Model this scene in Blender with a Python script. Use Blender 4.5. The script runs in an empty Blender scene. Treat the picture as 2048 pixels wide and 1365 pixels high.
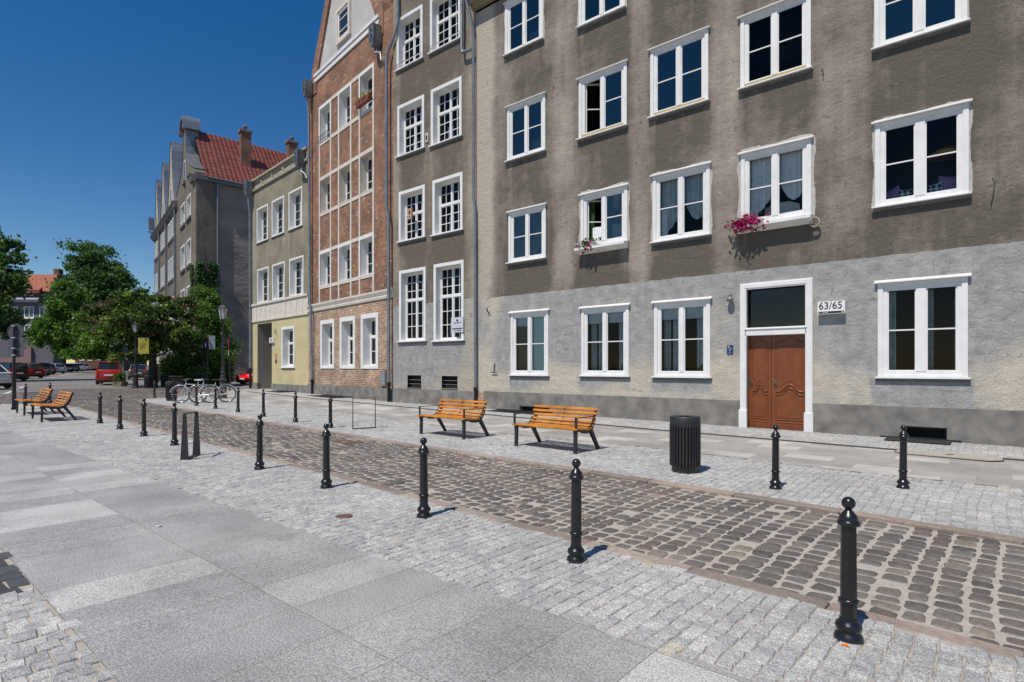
import bpy, math, random
import numpy as np
from math import radians as R, sin, cos, pi
random.seed(7); rng = np.random.default_rng(7)
S = bpy.context.scene
C = S.collection
# ---------------------------------------------------------------- camera
F = 1150.0; HY = 735.0; CU = 1024.0; TH = R(40.45); c_, s_ = cos(TH), sin(TH); H = 1.5
cam = bpy.data.cameras.new('camera'); co = bpy.data.objects.new('camera', cam); C.objects.link(co)
co.location = (0, 0, H); co.rotation_euler = (R(90), 0, TH)
cam.sensor_width = 36; cam.lens = 36 * F / 2048; cam.shift_y = (HY - 682.5) / 2048; cam.clip_end = 2000; cam.clip_start = .05
S.camera = co
# ---------------------------------------------------------------- world, sun, exposure
SUN_EL = 59.5; SUNDIR = (0.05, -1.0)   # horizontal direction towards the sun
w = bpy.data.worlds.new('World'); S.world = w; w.use_nodes = True
nt = w.node_tree; bg = nt.nodes['Background']; sky = nt.nodes.new('ShaderNodeTexSky'); sky.sky_type = 'NISHITA'
sky.sun_disc = False; sky.sun_elevation = R(SUN_EL); sky.sun_rotation = math.atan2(SUNDIR[0], SUNDIR[1])
sky.air_density = 1.0; sky.dust_density = 0.0; sky.ozone_density = 1.6; sky.altitude = 50
hs_ = nt.nodes.new('ShaderNodeHueSaturation'); hs_.inputs['Saturation'].default_value = 1.42; hs_.inputs['Hue'].default_value = .506; nt.links.new(sky.outputs[0], hs_.inputs['Color'])
nt.links.new(hs_.outputs[0], bg.inputs[0]); bg.inputs[1].default_value = 0.092
sl = bpy.data.lights.new('sun', 'SUN'); sl.energy = 4.6; sl.angle = R(.5); sl.color = (1, .925, .82)
so = bpy.data.objects.new('sun', sl); C.objects.link(so)
from mathutils import Vector, Matrix
sd = Vector((SUNDIR[0], SUNDIR[1], 0)).normalized() * cos(R(SUN_EL)) + Vector((0, 0, sin(R(SUN_EL))))
so.rotation_euler = sd.to_track_quat('Z', 'Y').to_euler(); so.location = (0, -10, 30)
S.view_settings.view_transform = 'Standard'; S.view_settings.look = 'None'; S.view_settings.exposure = 0.0; S.view_settings.gamma = 1
try:
    S.cycles.max_bounces = 6; S.cycles.transparent_max_bounces = 12; S.cycles.use_denoising = True
    S.cycles.caustics_reflective = False; S.cycles.caustics_refractive = False
except Exception: pass

# ---------------------------------------------------------------- measuring helpers (pixel of the photograph -> metres)
def gz(x, y=0): return -.0055 * (x + 10)
def ray(u, v):
    r = (u - CU) / F
    return Vector((r * c_ - s_, r * s_ + c_, (HY - v) / F))
def G(u, v):
    d = ray(u, v); t = (H + .055) / (-d.z - .0055 * d.x)
    return Vector((t * d.x, t * d.y, gz(t * d.x)))
class Fac:
    """a vertical plane; local x runs along the wall (to the right seen from the street), local -y faces the street"""
    def __init__(s, ox, oy, ang):
        s.o = Vector((ox, oy, 0)); s.a = ang; s.d = Vector((cos(ang), sin(ang), 0)); s.n = Vector((sin(ang), -cos(ang), 0))
    def L(s, u, v, out=0):
        r = ray(u, v); o = s.o + s.n * out
        t = (o - Vector((0, 0, H))).dot(s.n) / r.dot(s.n)
        p = Vector((0, 0, H)) + r * t
        return ((p - s.o).dot(s.d), p.z)
    def W(s, x, y, z): return s.o + s.d * x - s.n * y + Vector((0, 0, z))
    def rect(s, l, r, tl, bl, out=0):
        a = s.L(l, tl, out); b = s.L(l, bl, out); c = s.L(r, tl, out)
        return (a[0], c[0], b[1], a[1])

# ---------------------------------------------------------------- object helpers
def tag(o, label=None, cat=None, group=None, kind=None):
    if label: o['label'] = label
    if cat: o['category'] = cat
    if group: o['group'] = group
    if kind: o['kind'] = kind
    return o
def thing(name, label, cat, loc=(0, 0, 0), rz=0, group=None):
    o = bpy.data.objects.new(name, None); C.objects.link(o); o.location = loc; o.rotation_euler = (0, 0, rz)
    o.empty_display_size = .1
    return tag(o, label, cat, group)
def copy_tree(o, parent=None, label=None, loc=None, rz=None):
    n = o.copy(); C.objects.link(n); n.parent = parent
    if label: n['label'] = label
    if loc is not None: n.location = loc
    if rz is not None: n.rotation_euler = (0, 0, rz)
    for ch in o.children: copy_tree(ch, n)
    return n
class MB:
    def __init__(s): s.v = []; s.f = []; s.sm = []
    def add(s, vs, fs, smooth=False):
        b = len(s.v); s.v += [tuple(v) for v in vs]; s.f += [tuple(b + i for i in f) for f in fs]; s.sm += [smooth] * len(fs); return s
    def box(s, x0, x1, y0, y1, z0, z1):
        return s.add([(x0, y0, z0), (x1, y0, z0), (x1, y1, z0), (x0, y1, z0), (x0, y0, z1), (x1, y0, z1), (x1, y1, z1), (x0, y1, z1)],
                     [(0, 3, 2, 1), (4, 5, 6, 7), (0, 1, 5, 4), (1, 2, 6, 5), (2, 3, 7, 6), (3, 0, 4, 7)])
    def obox(s, c, ax, ay, az):   # oriented box from centre + half axes
        c, ax, ay, az = map(Vector, (c, ax, ay, az)); vs = []
        for k in (-1, 1):
            for i, j in ((-1, -1), (1, -1), (1, 1), (-1, 1)): vs.append(c + ax * i + ay * j + az * k)
        return s.add(vs, [(0, 3, 2, 1), (4, 5, 6, 7), (0, 1, 5, 4), (1, 2, 6, 5), (2, 3, 7, 6), (3, 0, 4, 7)])
    def tube(s, pts, r, n=8, caps=True, smooth=True):
        pts = [Vector(p) for p in pts]; rs = r if isinstance(r, (list, tuple)) else [r] * len(pts)
        vs = []; fs = []; up = None
        for i, p in enumerate(pts):
            a = pts[max(0, i - 1)]; b = pts[min(len(pts) - 1, i + 1)]; t = (b - a)
            if t.length < 1e-9: t = Vector((0, 0, 1))
            t.normalize()
            if up is None: up = Vector((0, 0, 1)) if abs(t.z) < .9 else Vector((1, 0, 0))
            x = up.cross(t)
            if x.length < 1e-6: x = Vector((1, 0, 0)).cross(t)
            x.normalize(); y = t.cross(x); up = y
            for k in range(n):
                a_ = 2 * pi * k / n + pi / n; vs.append(p + (x * cos(a_) + y * sin(a_)) * rs[i])
        for i in range(len(pts) - 1):
            for k in range(n): fs.append((i * n + k, i * n + (k + 1) % n, (i + 1) * n + (k + 1) % n, (i + 1) * n + k))
        s.add(vs, fs, smooth)
        if caps:
            m = len(pts) - 1
            s.add(vs[:n], [tuple(range(n - 1, -1, -1))]); s.add(vs[m * n:], [tuple(range(n))])
        return s
    def lathe(s, prof, n=20, c=(0, 0, 0), smooth=True, rot=0):
        vs = []; fs = []
        for r, z in prof:
            for k in range(n):
                a = 2 * pi * (k + rot) / n; vs.append((c[0] + r * cos(a), c[1] + r * sin(a), c[2] + z))
        for i in range(len(prof) - 1):
            for k in range(n): fs.append((i * n + k, i * n + (k + 1) % n, (i + 1) * n + (k + 1) % n, (i + 1) * n + k))
        s.add(vs, fs, smooth)
        s.add(vs[-n:], [tuple(range(n))]); s.add(vs[:n], [tuple(range(n - 1, -1, -1))]); return s
    def prism(s, poly, f0, f1, smooth=False):   # poly: 2d points; f0,f1 map (a,b)->3d
        n = len(poly); vs = [f0(*p) for p in poly] + [f1(*p) for p in poly]
        fs = [tuple(range(n)), tuple(range(2 * n - 1, n - 1, -1))] + [(i, n + i, n + (i + 1) % n, (i + 1) % n) for i in range(n)]
        return s.add(vs, fs, smooth)
    def ring(s, x0, x1, z0, z1, w, y0, y1, wt=None, wb=None):   # rectangular frame in the xz plane
        wt = w if wt is None else wt; wb = w if wb is None else wb
        s.box(x0, x0 + w, y0, y1, z0, z1); s.box(x1 - w, x1, y0, y1, z0, z1)
        if wt: s.box(x0 + w, x1 - w, y0, y1, z1 - wt, z1)
        if wb: s.box(x0 + w, x1 - w, y0, y1, z0, z0 + wb)
        return s
    def build(s, name, m, parent=None, loc=None, bevel=0, attr=None):
        me = bpy.data.meshes.new(name); me.from_pydata(s.v, [], s.f)
        me.polygons.foreach_set('use_smooth', s.sm)
        if attr is not None:
            a = me.color_attributes.new('st', 'FLOAT_COLOR', 'POINT'); a.data.foreach_set('color', np.asarray(attr, dtype=np.float32).ravel())
        me.materials.append(m); me.update()
        o = bpy.data.objects.new(name, me); C.objects.link(o)
        if parent: o.parent = parent
        if loc: o.location = loc
        if bevel:
            b = o.modifiers.new('bevel', 'BEVEL'); b.width = bevel; b.segments = 2; b.limit_method = 'ANGLE'
        return o

# ---------------------------------------------------------------- materials
def newmat(name):
    m = bpy.data.materials.new(name); m.use_nodes = True; t = m.node_tree
    return m, t, t.nodes['Principled BSDF'], t.nodes.new, t.links.new
def coords(t, N, L, kind='Object', scale=(1, 1, 1), rot=(0, 0, 0), loc=(0, 0, 0)):
    c = N('ShaderNodeTexCoord'); mp = N('ShaderNodeMapping'); mp.inputs['Scale'].default_value = scale
    mp.inputs['Rotation'].default_value = rot; mp.inputs['Location'].default_value = loc
    L(c.outputs[kind], mp.inputs['Vector']); return mp.outputs[0]
def noise(N, L, vec, scale, detail=4, rough=.55):
    n = N('ShaderNodeTexNoise'); n.inputs['Scale'].default_value = scale; n.inputs['Detail'].default_value = detail
    n.inputs['Roughness'].default_value = rough; L(vec, n.inputs['Vector']); return n.outputs[0]
def ramp(N, L, fac, stops):
    r = N('ShaderNodeValToRGB'); e = r.color_ramp.elements
    while len(e) < len(stops): e.new(.5)
    for i, (p, col) in enumerate(stops):
        e[i].position = p; e[i].color = (*col, 1) if not isinstance(col, (int, float)) else (col, col, col, 1)
    L(fac, r.inputs[0]); return r.outputs[0]
def mix(N, L, f, a, b, mode='MIX'):
    m = N('ShaderNodeMix'); m.data_type = 'RGBA'; m.blend_type = mode; m.clamp_factor = True
    for s, x in ((0, f), (6, a), (7, b)):
        if isinstance(x, (int, float)): m.inputs[s].default_value = x if s == 0 else (x, x, x, 1)
        elif isinstance(x, tuple): m.inputs[s].default_value = (*x, 1)
        else: L(x, m.inputs[s])
    return m.outputs[2]
def math_(N, L, op, a, b=0.0, clamp=False):
    m = N('ShaderNodeMath'); m.operation = op; m.use_clamp = clamp
    for i, x in enumerate((a, b)):
        if isinstance(x, (int, float)): m.inputs[i].default_value = x
        else: L(x, m.inputs[i])
    return m.outputs[0]
def bump(N, L, bs, h, strength=.3, dist=.01):
    b = N('ShaderNodeBump'); b.inputs['Strength'].default_value = strength; b.inputs['Distance'].default_value = dist
    L(h, b.inputs['Height']); L(b.outputs[0], bs.inputs['Normal'])
def pm(name, col, rough=.6, metal=0, var=.12, scale=6, spec=.5, bmp=0, bscale=60, bdist=.005, detail=5):
    m, t, bs, N, L = newmat(name); v = coords(t, N, L)
    n = noise(N, L, v, scale, detail)
    lo = tuple(x * (1 - var) for x in col); hi = tuple(min(1, x * (1 + var)) for x in col)
    L(ramp(N, L, n, [(.3, lo), (.7, hi)]), bs.inputs['Base Color'])
    bs.inputs['Roughness'].default_value = rough; bs.inputs['Metallic'].default_value = metal
    bs.inputs['Specular IOR Level'].default_value = spec
    if bmp: bump(N, L, bs, noise(N, L, v, bscale, 3), bmp, bdist)
    return m
WHITE = pm('white_frame_paint', (.74, .74, .735), .45, var=.07, scale=3)
REVEAL = pm('white_plaster', (.74, .74, .73), .8, var=.08, scale=2.5, bmp=.2, bscale=40)
CREAM = pm('cream_plaster_band', (.62, .57, .50), .85, var=.12, scale=3, bmp=.3, bscale=30)
BLACK = pm('black_gloss_paint', (.012, .012, .014), .28, var=.2, scale=8, bmp=.05, bscale=25)
IRON = pm('dark_steel_powder_coat', (.022, .022, .024), .5, var=.25, scale=10, bmp=.1, bscale=120)
WOOD = pm('varnished_orange_wood', (.50, .19, .018), .45, var=.38, scale=4, bmp=.1, bscale=30)
ZINC = pm('zinc_sheet', (.23, .255, .285), .42, metal=.55, var=.22, scale=3)
ZINCD = pm('dark_zinc_sheet', (.17, .19, .21), .5, metal=.4, var=.2, scale=5)
SILL = pm('grey_concrete_sill', (.17, .16, .15), .85, var=.25, scale=8, bmp=.3)
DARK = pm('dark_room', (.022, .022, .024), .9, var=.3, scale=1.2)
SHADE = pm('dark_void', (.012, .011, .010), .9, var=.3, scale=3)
PLINTH = pm('plinth_grey_render', (.20, .19, .175), .9, var=.36, scale=2.6, bmp=.5, bscale=35, bdist=.01, detail=9)
def glass_mat(name, tint=(.8, .85, .85), ior=1.75):
    m, t, bs, N, L = newmat(name); out = t.nodes['Material Output']
    g = N('ShaderNodeBsdfGlossy'); g.inputs['Roughness'].default_value = .015; g.inputs['Color'].default_value = (1, .84, .74, 1)
    tr = N('ShaderNodeBsdfTransparent'); tr.inputs['Color'].default_value = (*tint, 1)
    fr = N('ShaderNodeFresnel'); fr.inputs['IOR'].default_value = ior
    v = coords(t, N, L); bp = N('ShaderNodeBump'); bp.inputs['Strength'].default_value = .04; bp.inputs['Distance'].default_value = .02
    L(noise(N, L, v, 1.7, 1), bp.inputs['Height']); L(bp.outputs[0], g.inputs['Normal'])
    mx = N('ShaderNodeMixShader'); L(fr.outputs[0], mx.inputs[0]); L(tr.outputs[0], mx.inputs[1]); L(g.outputs[0], mx.inputs[2])
    L(mx.outputs[0], out.inputs['Surface']); return m
GLASS = glass_mat('window_glass', (.9, .93, .93), ior=1.30); GLASSB = glass_mat('window_glass_double', (.62, .68, .7), 2.3)
CARGLASS = pm('dark_car_glass', (.02, .025, .03), .06, var=.1, spec=.8)

def facade_mat(name, lo, hi, lowc=None, zline=None, cream=(.58, .53, .44), bs_=45, bst=.55):
    """rendered wall: attribute st = (light weathering, cream weathering, lower band mask)"""
    m, t, bs, N, L = newmat(name); v = coords(t, N, L)
    at = N('ShaderNodeAttribute'); at.attribute_name = 'st'; sp = N('ShaderNodeSeparateColor'); L(at.outputs['Color'], sp.inputs[0])
    big = noise(N, L, v, .55, 6, .62); med = noise(N, L, v, 3.2, 6, .65); fine = noise(N, L, v, 38, 3, .7)
    vs = coords(t, N, L, scale=(2.2, 2.2, .28)); streak = noise(N, L, vs, 1.6, 5, .6)
    f = math_(N, L, 'ADD', math_(N, L, 'MULTIPLY', big, .55), math_(N, L, 'MULTIPLY', med, .35))
    f = math_(N, L, 'ADD', f, math_(N, L, 'MULTIPLY', streak, .30))
    f = math_(N, L, 'ADD', math_(N, L, 'MULTIPLY', math_(N, L, 'SUBTRACT', f, .50), 2.0), sp.outputs[0])
    col = mix(N, L, math_(N, L, 'MULTIPLY', f, 1.0, True), lo, hi)
    if lowc:
        g = math_(N, L, 'MULTIPLY', math_(N, L, 'SUBTRACT', med, .25), 1.8, True)
        lc = mix(N, L, g, tuple(x * .60 for x in lowc), tuple(x * 1.2 for x in lowc))
        cm = math_(N, L, 'ADD', sp.outputs[1], math_(N, L, 'MULTIPLY', math_(N, L, 'SUBTRACT', big, .5), 2.6))
        lc = mix(N, L, math_(N, L, 'MULTIPLY', cm, 1.0, True), lc, mix(N, L, g, tuple(x * .75 for x in cream), cream))
        sz = N('ShaderNodeSeparateXYZ'); L(v, sz.inputs[0])
        wob = math_(N, L, 'MULTIPLY', math_(N, L, 'SUBTRACT', noise(N, L, v, 2.5, 4), .5), .08)
        zl_ = math_(N, L, 'LESS_THAN', math_(N, L, 'ADD', sz.outputs[2], wob), zline or 4.0)
        col = mix(N, L, zl_, col, lc)
    vo = N('ShaderNodeTexVoronoi'); vo.feature = 'DISTANCE_TO_EDGE'; vo.inputs['Scale'].default_value = .42
    vd = N('ShaderNodeVectorMath'); vd.operation = 'ADD'; L(v, vd.inputs[0]); nn = N('ShaderNodeTexNoise'); nn.inputs['Scale'].default_value = 1.6; nn.inputs['Detail'].default_value = 6; L(v, nn.inputs['Vector'])
    vm = N('ShaderNodeVectorMath'); vm.operation = 'SCALE'; vm.inputs['Scale'].default_value = 1.3; L(nn.outputs['Color'], vm.inputs[0]); L(vm.outputs[0], vd.inputs[1]); L(vd.outputs[0], vo.inputs['Vector'])
    ck = math_(N, L, 'MULTIPLY', math_(N, L, 'LESS_THAN', vo.outputs['Distance'], .0055), math_(N, L, 'GREATER_THAN', med, .52))
    col = mix(N, L, math_(N, L, 'MULTIPLY', ck, .45), col, tuple(x * .45 for x in lo))
    fv = ramp(N, L, fine, [(.3, .70), (.72, 1.28)])
    col = mix(N, L, 1.0, col, fv, 'MULTIPLY')
    L(col, bs.inputs['Base Color']); bs.inputs['Roughness'].default_value = .92; bs.inputs['Specular IOR Level'].default_value = .2
    hgt = math_(N, L, 'ADD', math_(N, L, 'ADD', math_(N, L, 'MULTIPLY', noise(N, L, v, bs_, 4, .7), .30), math_(N, L, 'MULTIPLY', noise(N, L, v, 13, 4, .65), .55)), noise(N, L, coords(t, N, L, scale=(1, 1, 1.7), rot=(0, R(25), 0)), 3.0, 5, .6))
    bump(N, L, bs, hgt, min(1, bst * 1.3), .042); return m
BROWN = facade_mat('brown_grey_render', (.128, .111, .092), (.44, .39, .33), (.375, .372, .368), 3.96)
BROWN2 = facade_mat('brown_grey_render_tall_house', (.14, .12, .097), (.41, .36, .29), (.36, .355, .35), 4.03, (.46, .42, .35))
OCHRE = facade_mat('ochre_grey_render', (.20, .18, .13), (.46, .42, .325), bst=.3)
YELLOW = pm('yellow_render', (.52, .455, .255), .9, var=.12, scale=1.3, bmp=.3, bscale=30)
LIGHTR = pm('pale_grey_render', (.47, .46, .44), .9, var=.09, scale=1.2, bmp=.3, bscale=25)
DARKW = None
def dark_wall():
    m, t, bs, N, L = newmat('dark_mauve_render'); v = coords(t, N, L)
    a = noise(N, L, coords(t, N, L, scale=(1, .5, 1)), .5, 6, .65)
    L(ramp(N, L, a, [(.35, (.215, .18, .155)), (.68, (.38, .32, .28))]), bs.inputs['Base Color'])
    bs.inputs['Roughness'].default_value = .95
    h = noise(N, L, coords(t, N, L, scale=(1, .6, 1.4)), .9, 6, .6); bump(N, L, bs, h, .8, .18); return m
DARKW = dark_wall()
def brick_mat(name, c1, c2, mort, lightf=.2, sc=1.0, msz=.012):
    m, t, bs, N, L = newmat(name)
    c = N('ShaderNodeTexCoord'); sx = N('ShaderNodeSeparateXYZ'); L(c.outputs['Object'], sx.inputs[0])
    cb = N('ShaderNodeCombineXYZ'); L(math_(N, L, 'ADD', sx.outputs[0], sx.outputs[1]), cb.inputs[0]); L(sx.outputs[2], cb.inputs[1])
    def bt(ca, cb2, off):
        b = N('ShaderNodeTexBrick'); b.inputs['Color1'].default_value = (*ca, 1); b.inputs['Color2'].default_value = (*cb2, 1)
        b.inputs['Mortar'].default_value = (*mort, 1); b.inputs['Scale'].default_value = sc; b.inputs['Brick Width'].default_value = .21
        b.inputs['Row Height'].default_value = .085; b.inputs['Mortar Size'].default_value = msz; b.offset_frequency = 2
        b.inputs['Bias'].default_value = off; b.inputs['Mortar Smooth'].default_value = .2
        L(cb.outputs[0], b.inputs['Vector']); return b
    b = bt(c1, c2, -.1)
    b2 = bt((0, 0, 0), (1, 1, 1), 0); b2.inputs['Mortar'].default_value = (0, 0, 0, 1)
    sel = ramp(N, L, b2.outputs[0], [(1 - lightf, 0.0), (min(1, 1 - lightf + .03), 1.0)])
    col = mix(N, L, sel, b.outputs[0], (.42, .31, .22))
    v = coords(t, N, L); n = noise(N, L, v, .9, 5, .6); col = mix(N, L, 1.0, col, ramp(N, L, n, [(.3, .55), (.7, 1.35)]), 'MULTIPLY')
    L(col, bs.inputs['Base Color']); bs.inputs['Roughness'].default_value = .9
    bump(N, L, bs, b.outputs['Fac'], .5, -.012); return m
BRICKU = brick_mat('weathered_red_brick', (.33, .135, .062), (.125, .057, .035), (.30, .24, .19), .05, msz=.010)
BRICKL = brick_mat('pale_mortared_brick', (.38, .18, .09), (.19, .09, .05), (.46, .41, .34), .32, msz=.014)
BRICKC = brick_mat('chimney_brick', (.26, .09, .05), (.13, .055, .035), (.18, .14, .11), .04)
def tile_mat(name, ca, cb):
    m, t, bs, N, L = newmat(name); v = coords(t, N, L)
    L(ramp(N, L, noise(N, L, v, 1.4, 5), [(.3, ca), (.7, cb)]), bs.inputs['Base Color']); bs.inputs['Roughness'].default_value = .5; return m
TILE = tile_mat('red_roof_tile', (.18, .045, .032), (.29, .090, .062))
TILEO = tile_mat('orange_roof_tile', (.33, .085, .04), (.42, .125, .06))
def stone_mat(name, stops, rough=.8, speck=.35, sscale=160, bst=.35, spec=.4, big=.3):
    m, t, bs, N, L = newmat(name); v = coords(t, N, L)
    at = N('ShaderNodeAttribute'); at.attribute_name = 'st'; sp = N('ShaderNodeSeparateColor'); L(at.outputs['Color'], sp.inputs[0])
    base = ramp(N, L, sp.outputs[0], stops)
    fn = noise(N, L, v, sscale, 2, .8); md = noise(N, L, v, 22, 4, .7); bg_ = noise(N, L, v, .8, 4, .6)
    base = mix(N, L, 1.0, base, ramp(N, L, fn, [(.35, 1 - speck), (.65, 1 + speck)]), 'MULTIPLY')
    base = mix(N, L, 1.0, base, ramp(N, L, md, [(.3, .74), (.7, 1.2)]), 'MULTIPLY')
    base = mix(N, L, 1.0, base, ramp(N, L, bg_, [(.3, 1 - big), (.7, 1 + big * .7)]), 'MULTIPLY')
    L(base, bs.inputs['Base Color']); bs.inputs['Roughness'].default_value = rough; bs.inputs['Specular IOR Level'].default_value = spec
    bump(N, L, bs, md, bst, .008); return m
SETT = stone_mat('grey_granite_sett', [(0, (.33, .335, .335)), (.35, (.37, .372, .365)), (.75, (.42, .418, .405)), (.985, (.47, .465, .45)), (1, (.42, .38, .30))], speck=.5, sscale=110, bst=.6, big=.16)
SETTD = stone_mat('black_basalt_sett', [(0, (.045, .048, .05)), (1, (.08, .085, .09))], speck=.2)
COBBLE = stone_mat('brown_grey_cobble', [(0, (.098, .090, .082)), (.3, (.13, .117, .104)), (.55, (.14, .115, .100)), (.75, (.152, .137, .122)), (.93, (.18, .16, .138)), (1, (.26, .22, .17))], rough=.62, speck=.25, sscale=90, bst=.4, spec=.5, big=.3)
KERB = stone_mat('pink_granite_kerb', [(0, (.21, .175, .155)), (.4, (.30, .245, .21)), (.7, (.37, .28, .225)), (1, (.29, .27, .245))], speck=.25)
def sand_mat():
    m, t, bs, N, L = newmat('sandy_joint_fill'); v = coords(t, N, L)
    n = noise(N, L, v, 14, 5, .7); L(ramp(N, L, n, [(.3, (.31, .285, .25)), (.7, (.45, .415, .365))]), bs.inputs['Base Color'])
    bs.inputs['Roughness'].default_value = .95; bump(N, L, bs, noise(N, L, v, 90, 3, .7), .4, .01); return m
SAND = sand_mat()
def slab_mat(name, wx, wy, x0, y0, ca, cb, mort, offs=0.0, msz=.004, speck=.22, dirt=.25):
    m, t, bs, N, L = newmat(name); v = coords(t, N, L, loc=(-x0, -y0, 0))
    def bt(a, b_, mo, bias=0.0):
        b = N('ShaderNodeTexBrick'); b.offset = offs; b.inputs['Color1'].default_value = (*a, 1); b.inputs['Color2'].default_value = (*b_, 1)
        b.inputs['Mortar'].default_value = (*mo, 1); b.inputs['Scale'].default_value = 1; b.inputs['Brick Width'].default_value = wx; b.inputs['Row Height'].default_value = wy
        b.inputs['Mortar Size'].default_value = msz; b.inputs['Bias'].default_value = bias; b.inputs['Mortar Smooth'].default_value = .1; L(v, b.inputs['Vector']); return b
    b = bt(ca, cb, mort)
    sel = bt((0, 0, 0), (1, 1, 1), (0, 0, 0))
    hi = ramp(N, L, sel.outputs[0], [(.74, 0.0), (.78, 1.0)])
    col = mix(N, L, hi, b.outputs[0], tuple(x * 1.17 for x in cb))
    v2 = coords(t, N, L)
    fn = noise(N, L, v2, 85, 3, .85); col = mix(N, L, 1.0, col, ramp(N, L, fn, [(.41, 1 - speck), (.59, 1 + speck)]), 'MULTIPLY')
    d = noise(N, L, v2, .9, 6, .65); col = mix(N, L, 1.0, col, ramp(N, L, d, [(.32, 1 - dirt), (.6, 1.06)]), 'MULTIPLY')
    sp = noise(N, L, v2, 1.7, 5, .6); col = mix(N, L, ramp(N, L, sp, [(.64, 0.0), (.76, .55)]), col, (.17, .145, .12))
    L(col, bs.inputs['Base Color']); bs.inputs['Roughness'].default_value = .72
    bump(N, L, bs, fn, .12, .004); return m
SLAB = slab_mat('granite_paving_slab', .5, 1.0, 0.06, .89, (.30, .30, .295), (.365, .36, .35), (.20, .19, .17), 0.0, speck=.40, dirt=.3, msz=.0035)
SLABF = slab_mat('pale_pavement_slab', .75, .5, 0.1, .05, (.29, .28, .265), (.40, .385, .36), (.24, .22, .20), .5, dirt=.2)
def asphalt():
    m, t, bs, N, L = newmat('worn_asphalt'); v = coords(t, N, L)
    a = noise(N, L, v, .35, 6, .6); f = noise(N, L, v, 60, 3, .8)
    col = ramp(N, L, a, [(.3, (.15, .135, .125)), (.7, (.215, .20, .185))]); col = mix(N, L, 1.0, col, ramp(N, L, f, [(.3, .8), (.7, 1.2)]), 'MULTIPLY')
    L(col, bs.inputs['Base Color']); bs.inputs['Roughness'].default_value = .85; bump(N, L, bs, f, .4, .01); return m
ASPH = asphalt()
def leaf_mat(name, stops, tr=.35):
    m, t, bs, N, L = newmat(name)
    at = N('ShaderNodeAttribute'); at.attribute_name = 'st'; sp = N('ShaderNodeSeparateColor'); L(at.outputs['Color'], sp.inputs[0])
    col = ramp(N, L, sp.outputs[0], stops); L(col, bs.inputs['Base Color']); bs.inputs['Roughness'].default_value = .5; bs.inputs['Specular IOR Level'].default_value = .3
    tl = N('ShaderNodeBsdfTranslucent'); L(mix(N, L, 1.0, col, (1.3, 1.5, .6), 'MULTIPLY'), tl.inputs['Color'])
    mx = N('ShaderNodeMixShader'); mx.inputs[0].default_value = tr; L(bs.outputs[0], mx.inputs[1]); L(tl.outputs[0], mx.inputs[2]); L(mx.outputs[0], t.nodes['Material Output'].inputs['Surface']); return m
BARK = pm('dark_bark', (.06, .048, .036), .9, var=.35, scale=9, bmp=.6, bscale=25)

# ---------------------------------------------------------------- ground: one tilted sheet, then the paving laid on it
def inpoly(P, x, y):
    P = np.asarray(P); ins = np.zeros(len(x), bool); j = len(P) - 1
    for i in range(len(P)):
        xi, yi = P[i]; xj, yj = P[j]
        c = ((yi > y) != (yj > y)) & (x < (xj - xi) * (y - yi) / (yj - yi + 1e-12) + xi); ins ^= c; j = i
    return ins
def sheet(name, poly, off, m, kind='structure'):
    b = MB(); b.add([(x, y, gz(x) + off) for x, y in poly], [tuple(range(len(poly)))])
    return tag(b.build(name, m), kind=kind)
KN = [(4, 4.0), (0.09, 4.08), (-3.75, 4.26), (-6.41, 4.43), (-11.5, 4.67), (-17.2, 4.92), (-21, 5.15), (-25.3, 5.42), (-26.8, 5.35), (-28.0, 4.9), (-28.7, 4.1), (-29.0, 3), (-29.4, -4)]
KF = [(4, 6.82), (.15, 6.86), (-1.33, 6.97), (-3.65, 7.10), (-9.3, 7.2), (-14, 7.34), (-18.7, 7.6), (-25.1, 7.87), (-27.4, 8.08), (-28.7, 8.6), (-29.2, 9.4), (-31.5, 12.0), (-34.5, 14.6), (-36.6, 17.3)]
WALLF = [(6, 15), (-19.4, 15), (-28.35, 16.4), (-36.6, 17.3)]
sheet('ground', [(500, -300), (500, 600), (-700, 600), (-700, -300)], -.06, ASPH)
near_poly = KN + [(-29.4, -9), (4, -9)]
far_poly = KF + [(-36.6, 20), (6, 20)]
sheet('plaza_base', near_poly, -.007, SAND)
sheet('pavement_base', far_poly, -.007, SAND)
road_poly = [(x, y + .155) for x, y in KN[:9]] + [(-27.5, 5.4), (-29.3, 4.2), (-36, 4.2), (-44, 9), (-40, 17)] + [(x, y) for x, y in KF[::-1]][1:]
sheet('road_base', road_poly, -.034, SAND)
sheet('plaza_slabs', [(4, .89), (4, 2.97), (-1.3, 2.93), (-5.1, 2.80), (-9.5, 2.72), (-14.2, 2.62), (-24, 2.45), (-24, .87)], .002, SLAB)
slabf = [(5, 10.05), (5, 12.72), (-1.5, 12.72), (-6.5, 12.78), (-12.6, 13.1), (-18, 13.5), (-25.2, 14.05), (-32.5, 14.9), (-33.6, 13.9), (-31.4, 12.1), (-29.6, 11.5), (-26.5, 11.6), (-20.05, 11.1), (-11.3, 10.0), (-8.7, 9.8), (-5.2, 10.0), (-3.4, 9.9), (-1.95, 9.75)]
sheet('pavement_slabs', slabf, .003, SLABF)
gut = [(5, 12.72), (-1.5, 12.72), (-6.5, 12.78), (-12.6, 13.1), (-18, 13.5), (-25.2, 14.05), (-32.5, 14.9)]
sheet('gutter_line', gut + [(x, y + .24) for x, y in gut[::-1]], .005, SETTD)

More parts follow.
